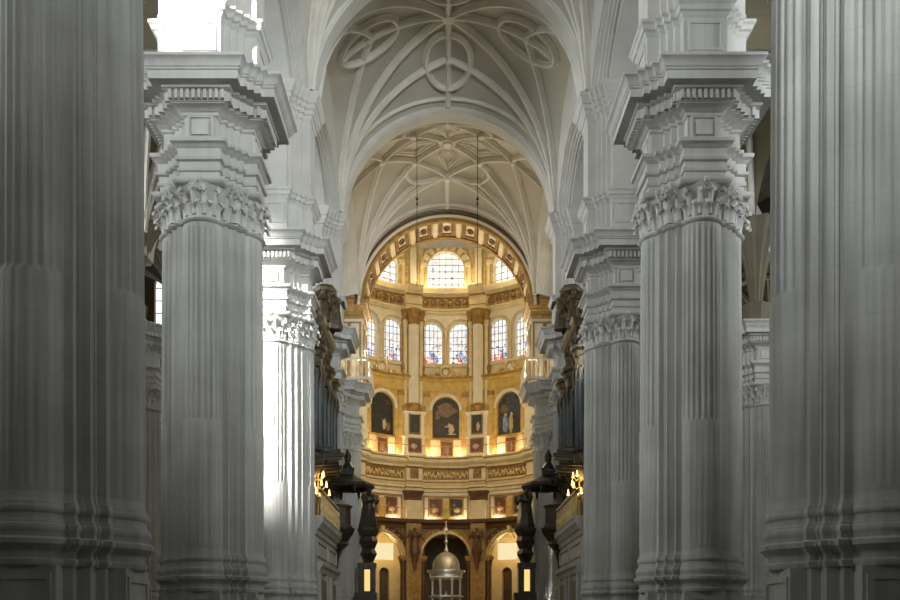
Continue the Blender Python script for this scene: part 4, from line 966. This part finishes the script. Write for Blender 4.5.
# ------------------------------------------------------------------ side furniture of the choir: tribune, organ, pulpit, statue
def S(s):                     # mirror across the nave axis
    return lambda p: (s * p[0], p[1], p[2])
for s in (-1, 1):
    side = 'sunlit' if s < 0 else 'unlit'; fl = S(s)
    # tribune (x given positive = toward the aisle, mirrored by s)
    r = empty('tribune'); tag(r, 'grey stone organ tribune with moulded ledge between piers, %s pier side' % side, 'tribune', 'organ tribunes')
    m = MB(); m.box(5.75, 8.2, 37.3, 45.0, 0, Z(4.2)); m.map(fl).build('wall_block', STONE, r, smooth=False)
    m = MB(); pr = [(5.76, 3.95), (5.68, 4.0), (5.66, 4.2), (5.58, 4.25), (5.5, 4.4), (5.42, 4.5), (5.4, 4.68), (5.36, 4.75), (5.45, 4.8), (8.2, 4.8), (8.2, 3.95)]
    m.loft([[(x, y, Z(h)) for x, h in pr] for y in (37.3, 45.0)]); m.map(fl).build('ledge', STONE, r, smooth=False)
    m = MB(); pr = [(5.76, 2.35), (5.66, 2.4), (5.6, 2.6), (5.5, 2.7), (5.48, 2.82), (5.76, 2.9)]
    m.loft([[(x, y, Z(h)) for x, h in pr] for y in (38.0, 44.6)]); m.map(fl).build('door_cornice', STONE, r, smooth=False)
    for y0, y1 in [(38.2, 38.5), (40.6, 40.9), (42, 42.3), (44.1, 44.4)]:
        m = MB(); m.box(5.62, 5.76, y0, y1, 0, Z(2.4)); m.map(fl).build('pilaster_strip', STONE, r, smooth=False)
    for y0, y1 in ((38.55, 40.55), (42.35, 44.05)):
        m = MB(); m.box(5.68, 5.76, y0, y1, 0, Z(2.1)); m.map(fl).build('door_leaf', DARKROOM, r, smooth=False)
    # panel frames on the tribune wall
    m = MB()
    for y0, y1 in ((37.8, 41), (41.4, 44.6)):
        for (a0, a1, h0, h1) in [(y0, y1, 3.7, 3.8), (y0, y1, 3.1, 3.2), (y0, y0 + .1, 3.2, 3.7), (y1 - .1, y1, 3.2, 3.7)]: m.box(5.69, 5.76, a0, a1, Z(h0), Z(h1))
    m.map(fl).build('panel_moulding', STONE, r, smooth=False)
    # balustrade
    r = empty('tribune_balustrade'); tag(r, 'gilded balustrade on the ledge of the organ tribune, %s pier side' % side, 'balustrade', 'organ balustrades')
    m = MB(); m.box(5.44, 5.6, 37.5, 44.9, Z(5.8), Z(5.93)); m.map(fl).build('top_rail', WOOD, r, smooth=False)
    pr = None
    for i in range(20):
        y = 37.6 + 7.2 * i / 19
        if pr is None:
            m = MB(); m.lathe([(.045, 0), (.045, .08), (.025, .12), (.05, .3), (.055, .4), (.025, .7), (.045, .92), (.045, 1.0)], 8); o = pr = m.build('baluster', GOLD, r)
        else: o = pr.copy(); COL.objects.link(o)
        o.location = (s * 5.52, y, Z(4.8))
    # organ
    r = empty('pipe_organ'); tag(r, 'dark carved pipe organ with gilt towers and grey pipes, %s pier side' % side, 'organ', 'choir organs')
    m = MB(); m.box(6.1, 7.9, 37.6, 44.7, Z(4.82), Z(7.3)); m.map(fl).build('lower_case', WOOD, r, smooth=False)
    m = MB(); m.box(6.4, 7.9, 37.6, 44.7, Z(7.3), Z(11.6)); m.map(fl).build('upper_case', WOOD, r, smooth=False)
    m = MB(); pr = [(6.45, 7.1), (5.95, 7.2), (5.85, 7.45), (5.8, 7.6), (6.45, 7.7)]
    m.loft([[(x, y, Z(h)) for x, h in pr] for y in (37.4, 44.8)]); m.map(fl).build('middle_ledge', WOODG, r, smooth=False)
    m = MB(); pr = [(6.45, 11.3), (6.2, 11.4), (6.05, 11.65), (6.0, 11.8), (6.5, 11.9)]
    m.loft([[(x, y, Z(h)) for x, h in pr] for y in (37.4, 44.8)]); m.map(fl).build('upper_ledge', WOODG, r, smooth=False)
    tow = [(38.5, .75, 12.2), (41.15, .8, 12.0), (43.8, .75, 12.2)]
    for ty, tr, tt in tow:
        for i in range(5):
            a = radians(-72 + 36 * i); x = 6.35 - tr * .85 * cos(a); y = ty + tr * .85 * sin(a)
            m = MB(); m.lathe([(.03, 0), (.14, .45), (.145, tt - 8.3 - .2 * abs(i - 2)), (.02, tt - 8.3 - .2 * abs(i - 2) + .02)], 12, (x, y, Z(7.65))); m.map(fl).build('pipe', PIPE, r)
        m = MB(); m.lathe([(tr * .3, tt - .9), (tr * 1.0, tt - .75), (tr * 1.02, tt - .35), (tr * 1.1, tt - .3), (tr * 1.15, tt - .1), (tr * 1.3, tt), (tr * 1.3, tt + .15), (tr * .9, tt + .2)], 20, (6.35, ty, EYE)); m.map(fl).build('tower_cornice', WOODG, r)
        m = MB(); m.lathe([(tr * .2, 6.2), (tr * .5, 6.5), (tr * .95, 7.0), (tr * 1.1, 7.2), (tr * 1.1, 7.62), (tr * .9, 7.68)], 20, (6.35, ty, EYE)); m.map(fl).build('tower_corbel', WOODG, r)
        m = MB()
        for i in range(7):
            a = radians(-80 + 26.6 * i); x = 6.35 - tr * 1.02 * cos(a); y = ty + tr * 1.02 * sin(a)
            m.tube([(x, y, Z(tt - .75)), (x - .08, y, Z(tt - 1.1)), (x + .02, y, Z(tt - 1.5 - .25 * (i % 2)))], .09, 6, .03)
        m.map(fl).build('carved_fringe', WOODG, r)
    for y0, y1 in ((39.45, 40.2), (42.1, 42.95)):
        for i in range(4):
            y = y0 + (y1 - y0) * i / 3; m = MB(); hh = 3.0 - .25 * abs(i - 1.5)
            m.lathe([(.03, 0), (.11, .4), (.115, hh), (.02, hh + .02)], 10, (6.25, y, Z(7.65))); m.map(fl).build('pipe', PIPE, r)
        m = MB()
        for k in range(6): m.tube([(6.2, (y0 + y1) / 2 + .5 * sin(k * 2.1), Z(10.9 - .05 * k)), (6.1, (y0 + y1) / 2 + .45 * cos(k * 1.7), Z(10.3)), (6.18, (y0 + y1) / 2 + .3 * sin(k), Z(9.8 - .1 * k))], .08, 6, .03)
        m.map(fl).build('carved_drop', GOLD, r)
    for row, (hh, n_) in enumerate(((7.75, 9), (7.05, 8))):        # horizontal trumpets
        for i in range(n_):
            y = 38.0 + 6.4 * i / (n_ - 1); ln = 1.15 + .3 * sin(i * .9 + row)
            m = MB(); m.tube([(6.2, y, Z(hh)), (6.2 - ln * .7, y, Z(hh + .07)), (6.2 - ln, y, Z(hh + .1))], .04, 8, .1); m.map(fl).build('horizontal_trumpet', BLACKW if row else PIPE, r)
    # upper stage of the case with its crowning carved block and figures
    m = MB(); m.box(6.05, 7.8, 40.2, 44.2, Z(11.8), Z(14.1)); m.map(fl).build('crown_case', WOOD, r, smooth=False)
    m = MB(); pr = [(6.1, 13.8), (5.85, 13.95), (5.75, 14.15), (5.7, 14.35), (6.2, 14.45), (7.8, 14.45), (7.8, 13.8)]
    m.loft([[(x, y, Z(h)) for x, h in pr] for y in (40.1, 44.3)]); m.map(fl).build('crown_ledge', WOODG, r, smooth=False)
    m = MB(); rnd = random.Random(4)
    for k in range(22):
        y = 40.4 + 3.6 * (k % 11) / 10; h0 = 12.6 + .75 * (k // 11)
        m.tube([(6.05, y, Z(h0)), (5.9, y + .15 * sin(k * 2.3), Z(h0 + .3)), (5.95, y + .3 * cos(k), Z(h0 + .6))], .11, 6, .05)
    m.map(fl).build('crown_carving', WOODG, r)
    m = MB(); m.lathe([(.5, 14.4), (.5, 14.55), (.3, 14.65), (.36, 14.95), (.5, 15.3), (.54, 15.6), (.44, 15.95), (.36, 16.1), (.5, 16.2), (.6, 16.28), (.62, 16.42), (.5, 16.46), (.46, 16.6), (.2, 16.65)], 10, (6.0, 42.5, EYE), flute=.08)
    for k in range(9):
        a = 2 * pi * k / 9; m.tube([(6.0 + .52 * cos(a), 42.5 + .52 * sin(a), Z(16.1)), (6.0 + .66 * cos(a), 42.5 + .66 * sin(a), Z(15.7)), (6.0 + .5 * cos(a + .3), 42.5 + .5 * sin(a + .3), Z(15.1)), (6.0 + .58 * cos(a + .4), 42.5 + .58 * sin(a + .4), Z(14.7))], .11, 6, .05)
    m.map(fl).build('crowning_block', WOODG, r, smooth=False)
    m = MB(); statue(m, (5.55, 42.2, Z(14.4)), 1.9, face=(-1, -1)); m.map(fl).build('carved_figure', WOODG, r)
    m = MB(); statue(m, (5.9, 41.0, Z(14.4)), 1.5, face=(-1, -1)); m.map(fl).build('carved_figure', WOODG, r)
    m = MB()
    for k in range(7): m.tube([(5.95, 37.7 + .2 * sin(k * 2), Z(12.3 + .35 * k)), (5.75, 37.6 + .15 * cos(k), Z(12.1 + .35 * k)), (5.95, 37.75, Z(11.8 + .35 * k))], .11, 6, .04)
    m.map(fl).build('scroll_wing', WOODG, r)
    # lamp on the tribune
    r = empty('gilded_candelabrum', (s * 5.8, 38.6, Z(4.8))); tag(r, 'glowing gilt branched candelabrum behind the tribune balustrade, %s pier side' % side, 'candelabrum', 'tribune candelabra')
    m = MB(); m.lathe([(.2, 0), (.2, .08), (.06, .15), (.04, .8), (.1, .95), (.04, 1.1), (.04, 1.9), (.08, 2.0), (.0, 2.3)], 10); m.build('stem', GOLD, r)
    for k in range(12):
        a = 2 * pi * k / 12; hh = 1.0 + .4 * (k % 3); rr = .5 - .1 * (k % 3)
        m = MB(); m.tube([(0, 0, hh), (rr * .5 * cos(a), rr * .5 * sin(a), hh - .1), (rr * cos(a), rr * sin(a), hh + .12)], .025, 6); ar = m.build('branch', GOLD, r)
        m = MB(); m.lathe([(.02, -.1), (.07, -.06), (.04, 0), (.035, .1), (.02, .16), (.005, .2)], 8, (rr * cos(a), rr * sin(a), hh + .12)); m.build('flame_bulb', LAMPY, ar)
    # pulpit beside the farther grey pier
    r = empty('pulpit', (s * 5.72, 44.9, 0)); tag(r, 'dark hanging pulpit with broad canopy before the distant grey pier, %s side' % side, 'pulpit', 'choir pulpits')
    m = MB(); m.lathe([(.03, 3.0), (.1, 3.5), (.2, 3.9), (.6, 4.25), (.55, 4.4), (.82, 4.8), (.9, 5.0), (.9, 5.1)], 8, (0, 0, EYE)); m.build('corbel', BLACKW, r, smooth=False)
    m = MB(); m.lathe([(.78, 5.1), (.78, 5.2), (.7, 5.25), (.7, 6.1), (.78, 6.15), (.8, 6.25), (.7, 6.26)], 8, (0, 0, EYE)); m.build('parapet', WOOD, r, smooth=False)
    m = MB(); m.box(*sorted((s * .35, s * .55)), -.7, .7, Z(5.1), Z(7.6)); m.build('back_panel', WOOD, r, smooth=False)
    m = MB(); m.lathe([(.3, 7.9), (.5, 7.75), (1.35, 7.35), (1.4, 7.2), (1.3, 7.1), (1.1, 7.15), (1.0, 7.3)], 8, (-s * .55, 0, EYE)); m.build('canopy', BLACKW, r, smooth=False)
    for k in range(8):
        a = 2 * pi * (k + .5) / 8; m = MB(); m.tube([(1.2 * cos(a) - s * .55, 1.2 * sin(a), Z(7.15)), (1.22 * cos(a) - s * .55, 1.22 * sin(a), Z(6.85)), (1.15 * cos(a) - s * .55, 1.15 * sin(a), Z(6.75))], .1, 6, .03); m.build('canopy_drop', BLACKW, r)
    m = MB(); m.lathe([(.3, 7.85), (.35, 8.2), (.15, 8.5), (.2, 8.8), (.02, 9.2)], 8, (-s * .55, 0, EYE)); m.build('canopy_crown', BLACKW, r)
    # statue on a corbel at the chancel pier
    m = MB(); statue(m, (s * 5.05, 56.0, Z(6.35)), 2.7, face=(-s, -.6)); tag(m.build('robed_statue', BLACKW), 'dark robed statue on a carved corbel at the chancel pier, %s side' % side, 'statue', 'chancel statues')
    m = MB(); m.lathe([(.12, 2.9), (.3, 3.2), (.24, 3.5), (.45, 3.9), (.32, 4.2), (.55, 4.7), (.4, 5.0), (.6, 5.5), (.5, 5.8), (.7, 6.2), (.7, 6.35)], 12, (s * 5.05, 56.0, EYE), flute=.12)
    tag(m.build('statue_corbel', BLACKW), 'dark carved corbel stack under the robed statue, %s side' % side, 'corbel', 'statue corbels')
    # dark frame and glowing panel standing in for the lit ambulatory gap
    r = empty('lit_gap_frame', (s * 5.0, 54.6, 0)); tag(r, 'tall dark frame with a glowing panel in place of the lit ambulatory gap below the statue corbel, %s side' % side, 'glow panel frame', 'glow panel frames')
    m = MB(); m.box(-.8, .6, -.4, .5, 0, Z(2.15)); m.build('base_block', BLACKW, r, smooth=False)
    m = MB(); m.box(-.55, -.2, -.35, .4, Z(2.15), Z(3.7)); m.box(.2, .5, -.35, .4, Z(2.15), Z(3.7)); m.box(-.58, .55, -.38, .42, Z(3.7), Z(4.0)); m.box(-.25, .25, .3, .4, Z(2.15), Z(3.7)); m.build('frame', BLACKW, r, smooth=False)
    m = MB(); m.box(-.17, .17, -.2, -.1, Z(2.25), Z(3.6)); m.build('gap_glow_panel', AMBER, r, smooth=False)
# hanging lamp cords
for px in (417, 477.5):
    x = (px - 443) * 50 / 870 - .256
    r = empty('hanging_lamp', (x, 50, 0)); tag(r, 'thin dark cord with small hook hanging from the lozenge vault, %s' % ('nearer the sunlit side' if px < 440 else 'nearer the unlit side'), 'hanging lamp', 'hanging lamp cords')
    zt = SPR + fS(x, 50 - mids[3])
    m = MB(); m.tube([(0, 0, zt + .05), (0, 0, Z(24.9)), (0, 0, Z(19.6))], .022, 6); m.build('cord', IRON, r)
    m = MB(); m.ball((0, 0, Z(24.6)), .09, 8, 6); m.lathe([(.02, 0), (.07, .1), (.02, .25)], 8, (0, 0, Z(24.2))); m.build('hook', IRON, r)

# ------------------------------------------------------------------ lights
def area(name, loc, target, sx, sy, power, col=(1, 1, 1), spread=180):
    d = bpy.data.lights.new(name, 'AREA'); d.shape = 'RECTANGLE'; d.size = sx; d.size_y = sy; d.energy = power; d.color = col; d.spread = radians(spread)
    o = bpy.data.objects.new(name, d); COL.objects.link(o); o.location = loc
    o.rotation_euler = (Vector(target) - Vector(loc)).to_track_quat('-Z', 'Y').to_euler(); return o
def point(name, loc, power, col, r=.15):
    d = bpy.data.lights.new(name, 'POINT'); d.energy = power; d.color = col; d.shadow_soft_size = r
    o = bpy.data.objects.new(name, d); COL.objects.link(o); o.location = loc; return o
DAYC = (.92, .98, 1.0); WARM = (1, .8, .5)
area('west_window_daylight', (0, -13, 22), (0, 40, 25), 6, 9, 330, DAYC, 60)
area('west_aisle_daylight', (10, -13, 18), (4, 40, 23), 4, 7, 1400, DAYC, 60)
area('west_aisle_daylight', (-12, -13, 18), (-5, 40, 23), 4, 7, 190, DAYC, 60)
for s in (-1, 1):
    for y in (3, 12.4, 20.5, 30.8, 41):
        pw = {3: 150, 12.4: 1020, 20.5: 600, 30.8: 700, 41: 1000}[y] if s < 0 else {3: 100, 12.4: 350, 20.5: 600, 30.8: 500, 41: 300}[y]
        area('aisle_window_daylight', (s * 25.1, y, 18.5), (0, y + 3, 20.5), 3.2, 6, pw * .77, DAYC, 92)
area('sunbeam', (-24.5, 5, 25), (-7.75, 34.4, 12.0), .5, 9, 430, (1, .98, .95), 5.5)
area('sunbeam', (-25.0, 3, 27), (-7.6, 24.3, 19.5), .8, 2.0, 450, (1, .97, .92), 5)
for a_deg in (-45, -28, -8, 8, 28, 45):
    a = radians(a_deg)
    point('balcony_floodlight', ((RA - .75) * sin(a), YC + (RA - .75) * cos(a), Z(15.95)), 75, WARM, .1)
    point('gallery_floodlight', ((RA - .55) * sin(a), YC + (RA - .55) * cos(a), Z(10.2)), 28, WARM, .1)
for a_deg in (-35, -10, 10, 35):
    a = radians(a_deg); point('clerestory_floodlight', ((RA - 1.6) * sin(a), YC + (RA - 1.6) * cos(a), Z(31.7)), 110, (1, .8, .48), .15)
for s in (-1, 1):
    a = radians(s * 25); point('ambulatory_lamp', (13 * sin(a), YC + 13 * cos(a), Z(7.6)), 230, (1, .72, .34), .3)
    point('balcony_lamp', (s * 6.2, 55.0, Z(15.9)), 28, (1, .78, .46), .15)
    point('candelabrum_glow', (s * 5.8, 38.6, Z(6.5)), 40, (1, .62, .2), .3)
    point('chancel_fill', (s * 5.2, 61.5, Z(19.5)), 1500, (1, .88, .66), .3)  # unseen warm flood added to brighten the apse columns
    area('chancel_uplight', (s * 5.0, 55.2, Z(15.9)), (0, 50, Z(28)), .6, .6, 130, (1, .82, .55), 120)
point('crossing_fill', (0, 57.5, Z(8.5)), 220, (1, .78, .46), .3)  # unseen warm fill added for the inner faces of the chancel piers
for x in (-2.9, 2.9): point('archivolt_fill', (x, YC + 6.0, Z(4.5)), 35, (1, .74, .38), .15)  # unseen warm fills added to brighten the gilt archivolts
point('canopy_front_fill', (0, 65.5, Z(3.0)), 45, (1, .93, .8), .15)  # unseen fill added in front of the silver canopy
area('canopy_spot_fill', (3.0, 62, Z(12)), (0, 70, Z(3.5)), .4, .4, 25, (1, .9, .75), 30)  # unseen spot added to lift the silver canopy
w = bpy.data.worlds.new('sky'); scene.world = w; w.use_nodes = True
w.node_tree.nodes['Background'].inputs[0].default_value = (.75, .85, 1, 1); w.node_tree.nodes['Background'].inputs[1].default_value = .1

# ------------------------------------------------------------------ camera
cd = bpy.data.cameras.new('camera'); cam = bpy.data.objects.new('camera', cd); COL.objects.link(cam); scene.camera = cam
cam.location = (-.256, 0, EYE); cam.rotation_euler = (pi / 2, 0, 0)
cd.sensor_width = 36; cd.lens = 870 / 900 * 36; cd.shift_x = 7 / 900; cd.shift_y = 327 / 900; cd.clip_end = 300
vs = scene.view_settings; vs.view_transform = 'Standard'; vs.look = 'None'; vs.gamma = 1; vs.use_curve_mapping = False; vs.exposure = 0
scene.cycles.use_denoising = True
scene.cycles.max_bounces = 6; scene.cycles.diffuse_bounces = 4; scene.cycles.glossy_bounces = 2
scene.cycles.sample_clamp_indirect = 8
